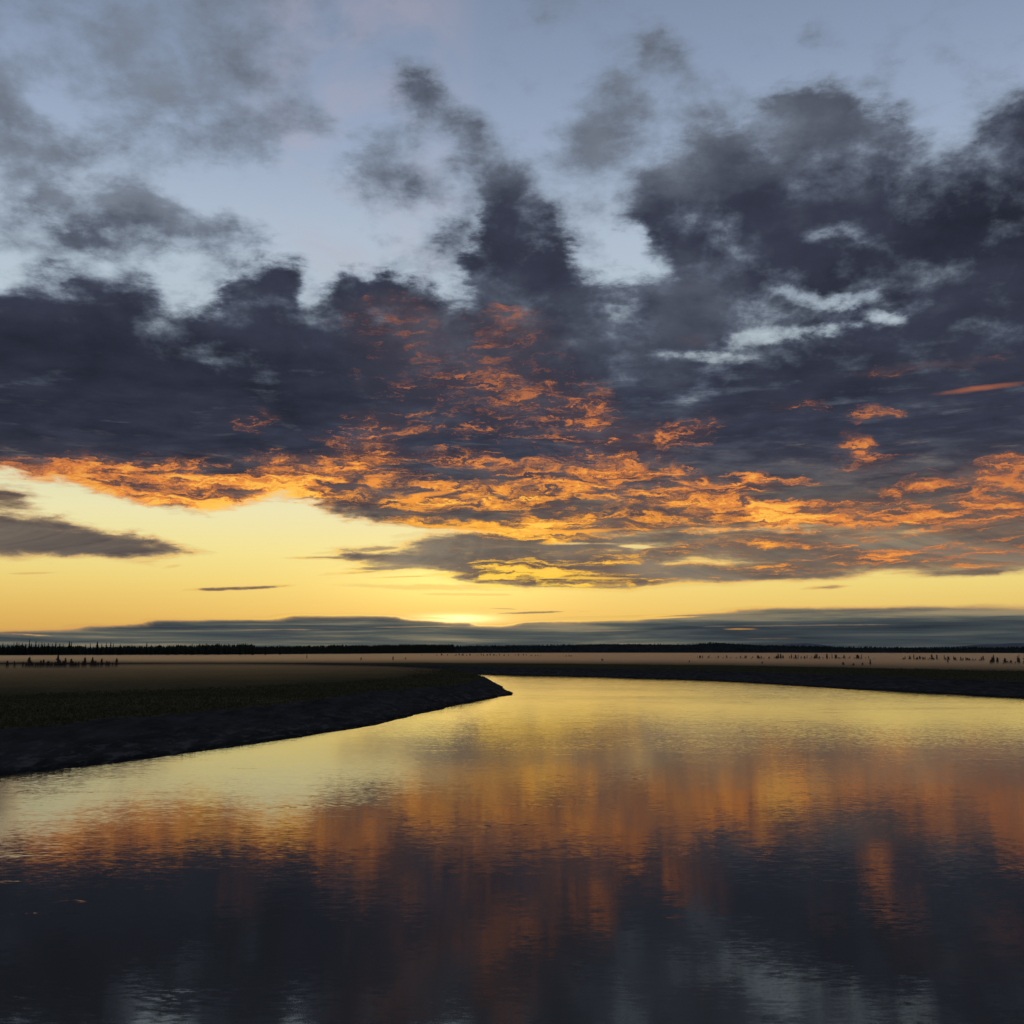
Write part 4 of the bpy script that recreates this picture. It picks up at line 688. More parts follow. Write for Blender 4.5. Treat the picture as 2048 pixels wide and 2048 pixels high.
spots = g.mr(g.noise(g.xyz(g.m('MULTIPLY', px, 0.3), py, 0.0), 0.35, 4, 0.65, 0.5, w=4.0), 0.60, 0.70)
k1 = g.m('ADD', 0.013, g.m('ADD', g.m('MULTIPLY', calm, 0.016), g.m('MULTIPLY', spots, 0.05)))
sl = g.v('ADD', g.v('ADD', g.v('SCALE', w0, s=0.016), g.v('SCALE', w1, s=k1)), g.v('ADD', g.v('SCALE', w2, s=0.004), g.v('SCALE', w3, s=0.0015)))
sx, sy, sz = g.sep(sl)
nrm = g.v('NORMALIZE', g.xyz(g.m('MULTIPLY', sx, 0.6), g.m('MULTIPLY', sy, 3.0), 1.0))
principled(g, o, (0.036, 0.034, 0.019, 1), 0.03, ior=1.39, normal=nrm)

m, t, g, o = mat('wet_mud'); M['mud'] = m
p = position(g); px, py, pz = g.sep(p)
n1 = g.noise(g.xyz(g.m('MULTIPLY', px, 1.6), g.m('MULTIPLY', py, 0.5), pz), 0.30, 6, 0.6, 0.6)
n2 = g.noise(g.xyz(px, g.m('MULTIPLY', py, 0.35), pz), 1.1, 7, 0.65, 0.3)
c = g.ramp(n1, [(0.3, (0.026, 0.023, 0.021)), (0.7, (0.060, 0.054, 0.050))])
damp = g.m('ADD', g.mr(pz, 0.05, 0.35, 0.75, 0.0), 0.0)          # the strip the tide has just left is darker
c = g.mix(damp, c, (0.014, 0.013, 0.012, 1))
wet = g.m('MULTIPLY', g.mr(n2, 0.50, 0.62), g.mr(pz, 0.3, 1.5, 0.035, 0.01))
h = g.m('ADD', g.m('MULTIPLY', n1, 0.25), g.m('MULTIPLY', n2, 0.05))
dull(g, o, c, bump(g, h, 1.0, 0.5), wet, 0.35)

m, t, g, o = mat('marsh_turf'); M['turf'] = m
p = position(g); px, py, pz = g.sep(p)
n1 = g.noise(g.xyz(g.m('MULTIPLY', px, 0.3), py, 0.0), 0.05, 5, 0.6, 0.4)
n2 = g.noise(p, 1.3, 5, 0.65, 0.2)
c = g.ramp(n1, [(0.3, (0.055, 0.055, 0.026)), (0.5, (0.080, 0.068, 0.036)), (0.72, (0.105, 0.080, 0.048))])
c = g.mix(g.mr(n2, 0.4, 0.6), c, g.mix(1.0, c, (0.55, 0.6, 0.5, 1), 'MULTIPLY'))
dull(g, o, c, bump(g, n2, 0.15, 1.0))

m, t, g, o = mat('sedge'); M['grass'] = m
n1 = g.noise(position(g), 0.5, 3, 0.6)
dull(g, o, g.ramp(n1, [(0.3, (0.050, 0.050, 0.022)), (0.7, (0.095, 0.078, 0.042))]))

m, t, g, o = mat('spruce_needles'); M['needles'] = m
n1 = g.noise(position(g), 0.4, 4, 0.6)
principled(g, o, g.ramp(n1, [(0.3, (0.012, 0.018, 0.010)), (0.7, (0.030, 0.036, 0.020))]), 1.0, spec=0.1)

m, t, g, o = mat('bark'); M['bark'] = m
n1 = g.noise(position(g), 3.0, 4, 0.6)
principled(g, o, g.ramp(n1, [(0.3, (0.05, 0.04, 0.032)), (0.7, (0.10, 0.08, 0.065))]), 0.95, spec=0.1)

m, t, g, o = mat('weathered_deadwood'); M['deadwood'] = m
n1 = g.noise(position(g), 4.0, 5, 0.6)
principled(g, o, g.ramp(n1, [(0.3, (0.035, 0.026, 0.020)), (0.7, (0.09, 0.07, 0.055))]), 0.9, spec=0.1)

m, t, g, o = mat('wooded_hillside'); M['hill'] = m
n1 = g.noise(position(g), 0.03, 6, 0.65)
dull(g, o, g.ramp(n1, [(0.3, (0.020, 0.024, 0.022)), (0.7, (0.045, 0.048, 0.046))]))

m, t, g, o = mat('hazed_mountain'); M['mountain'] = m
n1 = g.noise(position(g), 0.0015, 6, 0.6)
principled(g, o, g.ramp(n1, [(0.3, (0.12, 0.135, 0.14)), (0.7, (0.20, 0.215, 0.22))]), 1.0, spec=0.0)  # pale blue-grey: distance haze put into the mountain colour


def mist_material(name, density, aniso, color):
    m = bpy.data.materials.new(name); m.use_nodes = True; t = m.node_tree; t.nodes.clear()
    o = t.nodes.new('ShaderNodeOutputMaterial'); v = t.nodes.new('ShaderNodeVolumePrincipled')
    v.inputs['Color'].default_value = color; v.inputs['Density'].default_value = density
    v.inputs['Anisotropy'].default_value = aniso
    t.links.new(v.outputs[0], o.inputs['Volume'])
    m.cycles.homogeneous_volume = True if hasattr(m.cycles, 'homogeneous_volume') else False
    return m

# ------------------------------------------------------------------ terrain: river, mud banks, marsh
near_edge = catmull([(-900, -40), (-400, 10), (-140, 28), (-75, 38), (-45, 55), (-33.4, 73.7), (-29.5, 80.8), (-25.2, 90.8),
                     (-20.0, 106.0), (-15.2, 124.8), (-11.4, 147.0), (-5.9, 178.8), (-1.9, 198.3), (0.1, 209.8), (-1.3, 240.4),
                     (-5.2, 295.3), (-9.9, 346.3), (-20, 388), (-50, 430), (-105, 484), (-200, 502), (-330, 504), (-600, 520), (-1500, 560)], 6)
far_edge = catmull([(-3000, 700), (-1500, 660), (-600, 622), (-330, 590), (-200, 560), (-110, 520), (-50, 455), (-16.1, 396.6), (5.1, 379.0),
                    (24.7, 353.0), (41.2, 333.5), (52.3, 310.6), (63.5, 277.2), (71.7, 237.2), (78.2, 225.4), (83.9, 202.7),
                    (86.9, 190.0), (93, 150), (108, 90), (140, 10), (200, -120)], 6)
near_poly = np.vstack([near_edge, [(-1600, 560), (-1600, -40)]])
far_poly = np.vstack([far_edge, [(60000, -120), (60000, 60000), (-60000, 60000), (-60000, 700)]])


def inside(poly, X, Y):
    r = np.zeros(X.shape, bool)
    for i in range(len(poly)):
        x0, y0 = poly[i]; x1, y1 = poly[(i + 1) % len(poly)]
        if y0 == y1: continue
        r ^= ((Y >= min(y0, y1)) & (Y < max(y0, y1))) & (X < (x1 - x0) * (Y - y0) / (y1 - y0) + x0)
    return r


def dist_to(line, X, Y):
    d = np.full(X.shape, 1e12)
    for i in range(len(line) - 1):
        a = line[i]; b = line[i + 1] - line[i]; L2 = b[0] ** 2 + b[1] ** 2
        t = np.clip(((X - a[0]) * b[0] + (Y - a[1]) * b[1]) / L2, 0, 1)
        d = np.minimum(d, (X - a[0] - t * b[0]) ** 2 + (Y - a[1] - t * b[1]) ** 2)
    return np.sqrt(d)


def inland(X, Y):
    """signed distance inland of either bank, and the width of its mud slope"""
    sn = dist_to(near_edge, X, Y) * np.where(inside(near_poly, X, Y), 1, -1)
    sf = dist_to(far_edge, X, Y) * np.where(inside(far_poly, X, Y), 1, -1)
    wn = np.interp(Y, [170, 250], [13.0, 5.0]) + 1.5 * fnoise(X * 0.03, Y * 0.03, 3, 2)
    wf = 27.0 + 4 * fnoise(X * 0.01, Y * 0.01, 5, 2)
    w = np.where(sn > sf, wn, wf); s = np.maximum(sn, sf)
    return s, w


def height(X, Y):
    s, w = inland(X, Y)
    s = s + 0.7 * fnoise(X * 0.30, Y * 0.16, 1, 5, 0.65) * np.where(w < 20, 1, 2.0) + 0.8 * fnoise(X * 0.06, Y * 0.05, 9, 2)
    t = s / w
    ti = np.clip(t, 0, 1)
    z = 2.0 * (0.55 * ti + 0.45 * ti * ti * (3 - 2 * ti))
    z = z + 0.02 * fnoise(X * 0.9, Y * 0.5, 21, 4, 0.6) * np.clip(s, 0, 1)
    z = z + 0.10 * fnoise(X * 0.1, Y * 0.04, 22, 3, 0.6) * np.clip(t * 2, 0, 1)
    z = np.where(s < 0, np.maximum(0.09 * s, -1.2), z)
    mud = t + 0.10 * fnoise(X * 0.25, Y * 0.12, 31, 4, 0.6)
    return z, mud


azs = np.radians(np.concatenate([np.linspace(-75, -31, 90, endpoint=False), np.linspace(-31, 31, 1100, endpoint=False), np.linspace(31, 75, 91)]))
rad = np.concatenate([60 * (1500 / 60.0) ** np.linspace(0, 1, 420, endpoint=False), 1500 * (45000 / 1500.0) ** np.linspace(0, 1, 40)])
A, R = np.meshgrid(azs, rad)
GX, GY = R * np.sin(A), R * np.cos(A)
GZ, GM = height(GX, GY)
idx = np.arange(A.size).reshape(A.shape)
quads = np.stack([idx[:-1, :-1], idx[:-1, 1:], idx[1:, 1:], idx[1:, :-1]], -1).reshape(-1, 4)
V = np.stack([GX, GY, GZ], -1).reshape(-1, 3)
fz = V[quads][:, :, 2]; fm = GM.reshape(-1)[quads].mean(1)
fc = V[quads].mean(1)
keep = fz.max(1) > -0.35
near_land = inside(near_poly, fc[:, 0], fc[:, 1]) | (dist_to(near_edge, fc[:, 0], fc[:, 1]) < dist_to(far_edge, fc[:, 0], fc[:, 1]))


def sub_mesh(name, sel, material):
    q = quads[sel]; u, inv = np.unique(q, return_inverse=True)
    return mesh_object(name, V[u], inv.reshape(-1, 4), material, smooth=True)


for name, sel, mt in (('mud_bank', keep & (fm < 1.0) & near_land, 'mud'), ('marsh_ground', keep & (fm >= 1.0) & near_land, 'turf'),
                      ('far_mud_bank', keep & (fm < 1.0) & ~near_land, 'mud'), ('far_marsh_ground', keep & (fm >= 1.0) & ~near_land, 'turf')):
    tag(sub_mesh(name, sel, M[mt]), kind='structure')

S_ = 60000.0
tag(mesh_object('river_water', [(-S_, -S_, 0), (S_, -S_, 0), (S_, S_, 0), (-S_, S_, 0)], [(0, 1, 2, 3)], M['water']), kind='structure')

# ------------------------------------------------------------------ distant land
def ridge(name, material, az0, az1, dist, depth, top, n=400, kind='structure'):
    """long low hill: crest height 'top(az_deg)' in metres above the marsh"""
    vs, fs = [], []
    prof = [(0.0, 0.0), (0.12, 0.45), (0.3, 0.85), (0.5, 1.0), (0.75, 0.7), (1.0, 0.0)]
    for i in range(n):
        a = az0 + (az1 - az0) * i / (n - 1); ar = math.radians(a); h = top(a)
        for u, v in prof:
            r = dist(a) + depth * u
            vs.append((r * math.sin(ar), r * math.cos(ar), 1.2 + h * v + (0.8 if v == 0 else 0)))
    k = len(prof)
    for i in range(n - 1):
        for j in range(k - 1):
            fs.append((i * k + j, i * k + j + 1, (i + 1) * k + j + 1, (i + 1) * k + j))
    return tag(mesh_object(name, vs, fs, material, smooth=True), kind=kind)


def lerp_table(tab):
    xs = [a for a, b in tab]; ys = [b for a, b in tab]
    return lambda a: float(np.interp(a, xs, ys))


def wob(a, f, s): return float(fnoise(np.array([a * f]), np.array([s * 3.3]), s, 3, 0.5)[0])


# distance of the forest edge and height of the ground under it, by azimuth
f_dist = lerp_table([(-60, 1500), (-24, 1650), (-14, 1850), (-8, 2400), (-3, 3300), (2, 4300), (14, 4300), (22, 3800), (30, 3300), (60, 2500)])
f_top = lerp_table([(-60, 0), (-20, 0.5), (-14, 8), (-8, 14), (-6, 18), (-3, 22), (0, 28), (2, 32), (5, 35), (9, 34), (10.3, 41), (11.5, 35),
                    (13, 30), (17, 22), (20, 18), (25, 18), (30, 16), (60, 10)])
ridge('wooded_hills', M['hill'], -62, 62, lambda a: f_dist(a) + 60, 500, lambda a: f_top(a) * (1 + 0.10 * wob(a, 1.1, 2)), 700)
m_top = lerp_table([(-60, 0), (11.5, 0), (13.0, 60), (13.8, 130), (14.8, 150), (15.6, 115), (16.4, 60), (19, 60), (21.5, 80), (23, 110), (24.5, 130),
                    (27, 180), (33, 200), (60, 100)])
ridge('distant_mountains', M['mountain'], 11.5, 60, lambda a: 17000, 2500, lambda a: m_top(a) * (1 + 0.12 * wob(a, 1.7, 6)), 300)


# ------------------------------------------------------------------ trees
def spruce_crown(h, r, seed, tiers=11, seg=9, sparse=0.0, base=0.06):
    """ragged spruce: whorls of drooping boughs, each a pair of narrow faces"""
    q = random.Random(seed); vs, fs = [], []
    for i in range(tiers):
        f = i / (tiers - 1.0); z = h * (base + (1 - base) * f ** 0.93)
        rr = r * (1 - f) ** 0.85 * q.uniform(0.75, 1.15) + 0.05 * r
        for j in range(seg):
            if q.random() < sparse: continue
            a = 2 * math.pi * (j + q.uniform(-0.3, 0.3)) / seg + i * 0.7
            L = rr * q.uniform(0.6, 1.15); wd = 0.36 * L + 0.12 * r; dr = q.uniform(0.15, 0.4) * L
            ca, sa = math.cos(a), math.sin(a); n = len(vs)
            up = h * 0.09
            vs += [(0, 0, z + up), (L * ca, L * sa, z - dr), (0.55 * L * ca - wd * sa, 0.55 * L * sa + wd * ca, z - dr * 0.9),
                   (0.55 * L * ca + wd * sa, 0.55 * L * sa - wd * ca, z - dr * 0.9), (0, 0, z - up * 0.2)]
            fs += [(n, n + 2, n + 1), (n, n + 1, n + 3), (n + 4, n + 1, n + 2), (n + 4, n + 3, n + 1)]
    n = len(vs)
    vs += [(0.04 * r, 0, h * 0.9), (-0.02 * r, 0.035 * r, h * 0.9), (-0.02 * r, -0.035 * r, h * 0.9), (0, 0, h * 1.05)]
    fs += [(n, n + 1, n + 3), (n + 1, n + 2, n + 3), (n + 2, n, n + 3)]
    return vs, fs


def tube(pts, radii, seg=6):
    vs, fs = [], []
    for k, (p, r) in enumerate(zip(pts, radii)):
        p = np.array(p, float)
        d = np.array(pts[min(k + 1, len(pts) - 1)], float) - np.array(pts[max(k - 1, 0)], float)
        d /= (np.linalg.norm(d) + 1e-9)
        a = np.cross(d, (0.31, 0.9, 0.27)); a /= np.linalg.norm(a); b = np.cross(d, a)
        for j in range(seg):
            t = 2 * math.pi * j / seg
            vs.append(tuple(p + r * (math.cos(t) * a + math.sin(t) * b)))
    for k in range(len(pts) - 1):
        for j in range(seg):
            j2 = (j + 1) % seg
            fs.append((k * seg + j, k * seg + j2, (k + 1) * seg + j2, (k + 1) * seg + j))
    fs.append(tuple(range(seg))[::-1]); fs.append(tuple(range((len(pts) - 1) * seg, len(pts) * seg)))
    return vs, fs


def join(parts):
    V_, F_ = [], []
    for v, f in parts:
        n = len(V_); V_ += list(v); F_ += [tuple(i + n for i in ff) for ff in f]
    return V_, F_


# far-off wood that reads as one mass: many small spruces in one object
def scatter_forest():
    protos = []
    for k in range(6):
        qq = random.Random(50 + k); v, f = [], []
        for zb_, zt_, rr_ in ((0.0, 0.55, 0.23), (0.22, 0.72, 0.18), (0.42, 0.88, 0.13), (0.62, 1.0, 0.08)):
            n0 = len(v); v.append((0, 0, zt_))
            for j in range(5):
                th_ = 6.283 * (j + qq.uniform(-0.3, 0.3)) / 5; r_ = rr_ * qq.uniform(0.6, 1.3)
                v.append((r_ * math.cos(th_), r_ * math.sin(th_), zb_ + qq.uniform(-0.05, 0.05)))
            f += [(n0, n0 + 1 + j, n0 + 1 + (j + 1) % 5) for j in range(5)]
        protos.append((np.array(v), np.array([ff for ff in f])))
    VV, FF, off = [], [], 0
    q = np.random.default_rng(5)
    def add(n, a0, a1, dmin, dmax, hmin, hmax, ground):
        nonlocal off
        for i in range(n):
            a = q.uniform(a0, a1); ar = math.radians(a); d = f_dist(a) + q.uniform(dmin, dmax)
            v, f = protos[q.integers(0, 6)]
            hgt = q.uniform(hmin, hmax) * (1 + 0.16 * wob(a, 2.3, 4)); sp = q.uniform(0.8, 1.5)
            th = q.uniform(0, 6.28); c, s = math.cos(th), math.sin(th)
            x = (v[:, 0] * c - v[:, 1] * s) * hgt * sp + d * math.sin(ar)
            y = (v[:, 0] * s + v[:, 1] * c) * hgt * sp + d * math.cos(ar)
            z = v[:, 2] * hgt + ground(a, d)
            VV.append(np.stack([x, y, z], -1)); FF.append(f + off); off += len(v)
    def gr(a, d):
        u = (d - f_dist(a) - 60) / 500.0
        return 1.5 + f_top(a) * float(np.interp(u, [0, .12, .3, .5], [0, .45, .85, 1.0]))
    add(5600, -36, -13, 0, 200, 11, 15.5, gr)
    add(4600, -13, -3, 0, 330, 6, 10, gr)
    add(6500, -3, 36, 0, 330, 4, 7.5, gr)
    return mesh_object('forest', np.concatenate(VV), np.concatenate(FF), M['needles'])


tag(scatter_forest(), 'dark spruce wood stretching along the horizon behind the misty marsh', 'forest', kind='stuff')

# single spruces that stand out of the wood on the left
spr = []
for k in range(5):
    root = empty('spruce_tree', (0, 0, 0))
    v, f = spruce_crown(15.0, (1.5, 1.9, 1.3, 2.2, 1.6)[k], 80 + k, tiers=16, seg=8, sparse=0.15, base=0.12)
    mesh_object('crown', v, f, M['needles'], root)
    v, f = tube([(0, 0, -0.5), (0, 0, 6), (0.05, 0, 14)], [0.22, 0.15, 0.04])
    mesh_object('trunk', v, f, M['bark'], root)
    spr.append(root)
spruces = [(5, 18.0), (15, 16.4), (27, 18.4), (33, 18.8), (37, 18.2), (44, 18.0), (51, 17.0), (58, 22.6), (62, 17.2), (71, 20.6), (77, 18.0), (83, 18.6), (88, 18.4),
           (96, 17.5), (104, 17.2), (111, 19.4), (119, 17.0), (126, 16.4), (138, 20.2), (142, 19.4), (155, 15.8), (171, 16.4), (180, 18.0), (194, 20.0),
           (203, 17.0), (212, 18.4), (221, 19.2), (226, 17.6), (240, 16.0), (262, 15.6), (293, 19.2), (302, 15.8), (318, 16.2), (335, 15.4),
           (352, 15.6), (371, 16.2), (384, 16.8), (398, 17.4), (412, 17.6), (436, 17.8), (456, 17.2), (480, 15.8), (491, 18.6), (505, 15.6), (531, 15.2), (560, 15.0)]
SPECIAL = {58: 'tallest spruce rising above the far left wood', 71: 'second tall spruce, just right of the tallest on the far left wood',
           138: 'tall narrow spruce at the middle of the ragged left stretch of wood',
           293: 'lone tall spruce standing up from the low even part of the left wood',
           194: 'pointed spruce above the far wood over the right end of the dead stumps'}
used = 0; last = 0
for i, (sx_, hh) in enumerate(spruces):
    proto = spr[i % 5]
    if i < 5: root = proto
    else:
        root = proto.copy(); col.objects.link(root)
        for ch in proto.children:
            c2 = ch.copy(); col.objects.link(c2); c2.parent = root
    a = math.atan((sx_ - 1024) / 2209.0 * math.cos(math.radians(7.2))); d = 1645 + rng.uniform(-8, 25)
    s = (hh * 0.93 + 0.3) / 15.0
    root.location = (d * math.sin(a), d * math.cos(a), 2.0); root.rotation_euler = (0, 0, rng.uniform(0, 6)); root.scale = (s * rng.uniform(1.3, 2.0),) * 2 + (s,)
    ordn = ['first', 'second', 'third', 'fourth', 'fifth', 'sixth', 'seventh', 'eighth', 'ninth', 'tenth', 'eleventh', 'twelfth', 'thirteenth', 'fourteenth', 'fifteenth', 'sixteenth', 'seventeenth']
    if sx_ in SPECIAL:
        tag(root, SPECIAL[sx_], 'tree', 'spruces standing out of the far left wood')
        last, used = sx_, 0
        continue
    used += 1
    where = {0: 'from the left end of the far wood', 58: 'right of the tallest one on the far left wood', 71: 'right of the second tallest on the far left wood',
             138: 'right of the tall narrow one in the far left wood', 194: 'right of the pointed one above the end of the dead stumps',
             293: 'right of the lone tall one on the low even wood'}[last]
    if True: tag(root, ordn[used - 1] + ' small pointed spruce ' + where, 'tree', 'spruces standing out of the far left wood')
    else:
        tag(root, 'pointed dark spruce standing out of the skyline of the far left wood' if sx_ < 240 else
            'low blunt spruce on the evener skyline right of the ragged left wood', 'tree', 'spruces standing out of the far left wood')


# ------------------------------------------------------------------ dead snags in the mist
def snag_parts(h, seed, branches):
    q = random.Random(seed)
    lean = q.uniform(-0.05, 0.05)
    trunk = tube([(0, 0, -0.3), (lean * h * 0.3, 0, h * 0.35), (lean * h * 0.7, 0.02, h * 0.75), (lean * h, 0, h)],
                 [0.26, 0.2, 0.14, 0.06], 7)
    br = []
    for k in range(branches):
        z = h * q.uniform(0.25, 0.95); a = q.uniform(0, 6.28); L = q.uniform(0.25, 0.75) * (1.15 - z / h)
        e = (math.cos(a) * L + lean * z, math.sin(a) * L, z + q.uniform(-0.15, 0.3))
        br.append(tube([(lean * z, 0, z), ((e[0] + lean * z) / 2, e[1] / 2, z + 0.02), e], [0.10, 0.075, 0.03], 5))
    return trunk, br


# left cluster: trunk and branches as parts.  (photo column of each snag is turned into a bearing once, here in metres)
snag_protos = []
for k, (h, b) in enumerate([(3.0, 16), (3.0, 26), (3.0, 15), (3.0, 20), (3.0, 34)]):
    root = empty('dead_tree', (0, 0, 0)); tr, br = snag_parts(h, 200 + k, b)
    mesh_object('trunk', *tr, M['deadwood'], root); mesh_object('branches', *join(br + [tube([(0, 0, 0.5), (0, 0, 1.7), (0, 0, 2.9)], [0.03, 0.03, 0.02], 5)]), M['deadwood'], root)
    snag_protos.append(root)
left_snags = [(16, 2.3, 2.2), (31, 2.2, 1.4), (47, 2.0, 1.2), (53, 1.8, 1.6), (58, 3.1, 1.2), (61, 3.4, 2.2), (66, 2.0, 2.2), (72, 1.8, 1.6), (78, 1.8, 2.0), (83, 2.3, 2.0),
              (89, 2.6, 2.0), (95, 2.0, 2.0), (99, 2.2, 2.4), (104, 1.9, 2.2), (112, 1.9, 2.2), (118, 4.0, 2.4), (122, 2.4, 2.4), (127, 2.2, 1.8), (131, 3.0, 2.2),
              (143, 2.8, 2.2), (148, 2.1, 2.4), (153, 1.9, 2.4), (159, 2.0, 1.6), (166, 2.0, 1.8), (171, 3.2, 2.2), (184, 2.2, 2.4), (187, 3.3, 2.2), (192, 2.2, 2.2),
              (198, 1.8, 1.4), (204, 2.8, 2.0), (214, 2.1, 2.2), (218, 2.0, 2.0), (226, 1.6, 1.2), (233, 2.9, 2.2)]
SP = {16: 'leftmost dead stump in the mist, broad and set apart from the row', 31: 'thin dead trunk standing alone, second from the left end of the row',
      118: 'tallest dead snag in the middle of the left-hand cluster, reddish brown', 171: 'tall dead snag right of the middle of the left-hand cluster',
      187: 'tall bushy dead snag between the gaps at the right part of the left-hand cluster', 233: 'rightmost dead snag of the left-hand cluster, next to open mist',
      61: 'tall forked dead snag in the left part of the left-hand cluster', 131: 'dead snag just right of the tallest one in the left-hand cluster',
      143: 'dead snag left of the densest clump in the left-hand cluster'}
last, used = 16, 0
for i, (sx_, hh, ww) in enumerate(left_snags):
    if sx_ in SP: last, used = sx_, 0
    else: used += 1
    proto = snag_protos[i % 5]
    if i < 5: root = proto
    else:
        root = proto.copy(); col.objects.link(root)
        for ch in proto.children:
            c2 = ch.copy(); col.objects.link(c2); c2.parent = root
    ww *= 1.15; hh *= 1.1
    a = math.atan((sx_ - 1024) / 2209.0 * 0.992); d = 440 + rng.uniform(-6, 6)
    root.location = (d * math.sin(a), d * math.cos(a), 2.0); root.rotation_euler = (0, 0, rng.uniform(0, 6)); root.scale = (ww, ww, hh * 1.1 / 3.0)
    tag(root, SP.get(sx_) or ordn[used - 1] + ' short bristly snag right of the ' + {16: 'leftmost stump', 31: 'thin lone trunk', 61: 'tall forked snag', 118: 'tallest reddish snag', 131: 'snag beside the tallest', 143: 'snag before the densest clump', 171: 'tall snag past the middle', 187: 'tall bushy snag', 233: 'rightmost snag'}[last] + ' in the left cluster', 'dead tree', 'dead snags clustered on the left marsh')

# right-hand rows: tiny in the picture, one mesh each
small = []
for k in range(7):
    tr, br = snag_parts(3.0, 300 + k, 6 + 4 * k)
    v, f = join([tr] + br)
    small.append(mesh_object('dead_tree', v, f, M['deadwood']))


def small_snag(i, sx_, base_y, hh, ww, label, group):
    o = small[i] if i < 7 else small[i % 7].copy()
    if i >= 7: col.objects.link(o)
    a = math.atan((sx_ - 1024) / 2209.0 * 0.992); d = 6.0 / ((base_y - 1303.0) / 2209.0)
    o.location = (d * math.sin(a), d * math.cos(a), 2.0); o.rotation_euler = (0, 0, rng.uniform(0, 6)); o.scale = (ww, ww, hh / 3.0)
    tag(o, label, 'dead tree', group)


cnt = 0
rows = [(1056, 1084, 8, 1313.5, 1.6, 'tiny dead stump in the thin line near the middle of the misty far marsh', 'tiny stumps in mid marsh line'),
        (1117, 1153, 14, 1314.0, 1.9, 'small dark stump in the short dashed line right of the middle of the far marsh', 'short dashed line of stumps'),
        (1392, 1500, 30, 1317.5, 2.6, 'dark small snag at the left end of the long right-hand row', 'snags at the left end of the right row'),
        (1500, 1740, 84, 1318.5, 3.2, 'dark small snag packed into the dense middle of the long right-hand row', 'snags packed in the right row'),
        (1800, 1884, 30, 1320.0, 3.0, 'small snag in the bushy clump of the right-hand row past its gap', 'snags past the gap of the right row'),
        (1890, 1968, 26, 1321.5, 2.8, 'small snag in the loose sloping stretch of the right-hand row', 'snags in the loose right stretch'),
        (1975, 2060, 20, 1326.0, 3.4, 'taller dead snag near the right edge of the marsh', 'taller snags near the right edge')]
for x0, x1, n, by, hh, lab, grp in rows:
    for k in range(n):
        u_ = (k + rng.uniform(0, 1)) / n; u_ += 0.035 * math.sin(u_ * 39.0) + 0.02 * math.sin(u_ * 83.0)
        sx_ = x0 + (x1 - x0) * u_
        small_snag(cnt, sx_, by + rng.uniform(-0.4, 0.8), hh * (0.4 + 1.05 * rng.random() ** 1.6), rng.uniform(1.0, 3.6), lab, grp); cnt += 1
for sx_, by, hh, ww, lab in [(1205, 1322.5, 1.7, 3.4, 'round dark bush of dead twigs alone in the mist right of the middle'),
                             (1378, 1325.0, 1.3, 2.0, 'small lone stump in the mist below the start of the right-hand row'),
                             (1740, 1329.0, 2.8, 1.6, 'thin upright snag alone in front of the end of the dense right-hand row'),
                             (1686, 1329.5, 1.5, 2.4, 'low stump in front of the dense right-hand row, left of three'),
                             (1706, 1330.0, 1.2, 2.0, 'low stump in front of the dense right-hand row, middle of three'),
                             (1724, 1329.5, 1.3, 2.0, 'low stump in front of the dense right-hand row, right of three'),
                             (1524, 1327.0, 1.2, 2.2, 'faint stump low in the mist under the left part of the right-hand row'),
                             (1895, 1326.0, 3.4, 1.4, 'thin snag dropping below the loose stretch of the right-hand row'),
                             (614, 1318.0, 3.8, 1.5, 'faint thin snag in the bright mist left of the middle'),
                             (722, 1321.0, 2.2, 2.0, 'small snag in the bright mist, second of four left of the middle'),
                             (786, 1321.0, 2.8, 2.2, 'upright snag in the bright mist, darkest of four left of the middle'),
                             (811, 1320.0, 2.0, 2.0, 'faint snag in the bright mist, right of the darkest one')]:
    small_snag(cnt, sx_, by, hh, ww, lab, 'lone snags in the mist'); cnt += 1
for k in range(34):
    small_snag(cnt, 820 + 240 * rng.random() ** 0.8, 1312.5 + rng.uniform(-0.5, 0.5), rng.uniform(1.6, 4.0), rng.uniform(2, 4),
               'tiny dark clump of brush on the bright mist edge below the middle of the hills', 'tiny brush clumps in mid mist'); cnt += 1


# ------------------------------------------------------------------ marsh grass along the tops of the banks
def grass():
    n = 90000
    q = np.random.default_rng(3)
    a = np.radians(q.uniform(-31, 31, n)); r = 75 * (420 / 75.0) ** q.random(n)
    X, Y = r * np.sin(a), r * np.cos(a)
    z, mud = height(X, Y)
    ok = (mud > 0.97) & (mud < 1.0 + 45 / 14.0)
    X, Y, z, r = X[ok], Y[ok], z[ok], r[ok]
    k = len(X)
    hgt = q.uniform(0.14, 0.38, k) * (0.8 + 0.4 * fnoise(X * 0.2, Y * 0.1, 40, 2)); wd = q.uniform(0.03, 0.08, k) * (1 + r / 150)
    th = q.uniform(0, 3.14, k); ln = q.uniform(-0.12, 0.12, k)
    c, s = np.cos(th) * wd, np.sin(th) * wd
    P0 = np.stack([X - c, Y - s, z - 0.03], -1); P1 = np.stack([X + c, Y + s, z - 0.03], -1)
    P2 = np.stack([X + ln, Y + ln * 0.5, z + hgt], -1)
    vv = np.stack([P0, P1, P2], 1).reshape(-1, 3)
    return mesh_object('marsh_grass', vv, np.arange(3 * k).reshape(-1, 3), M['grass'])


tag(grass(), 'dark sedge grass growing along the tops of the river banks', 'grass', kind='stuff')


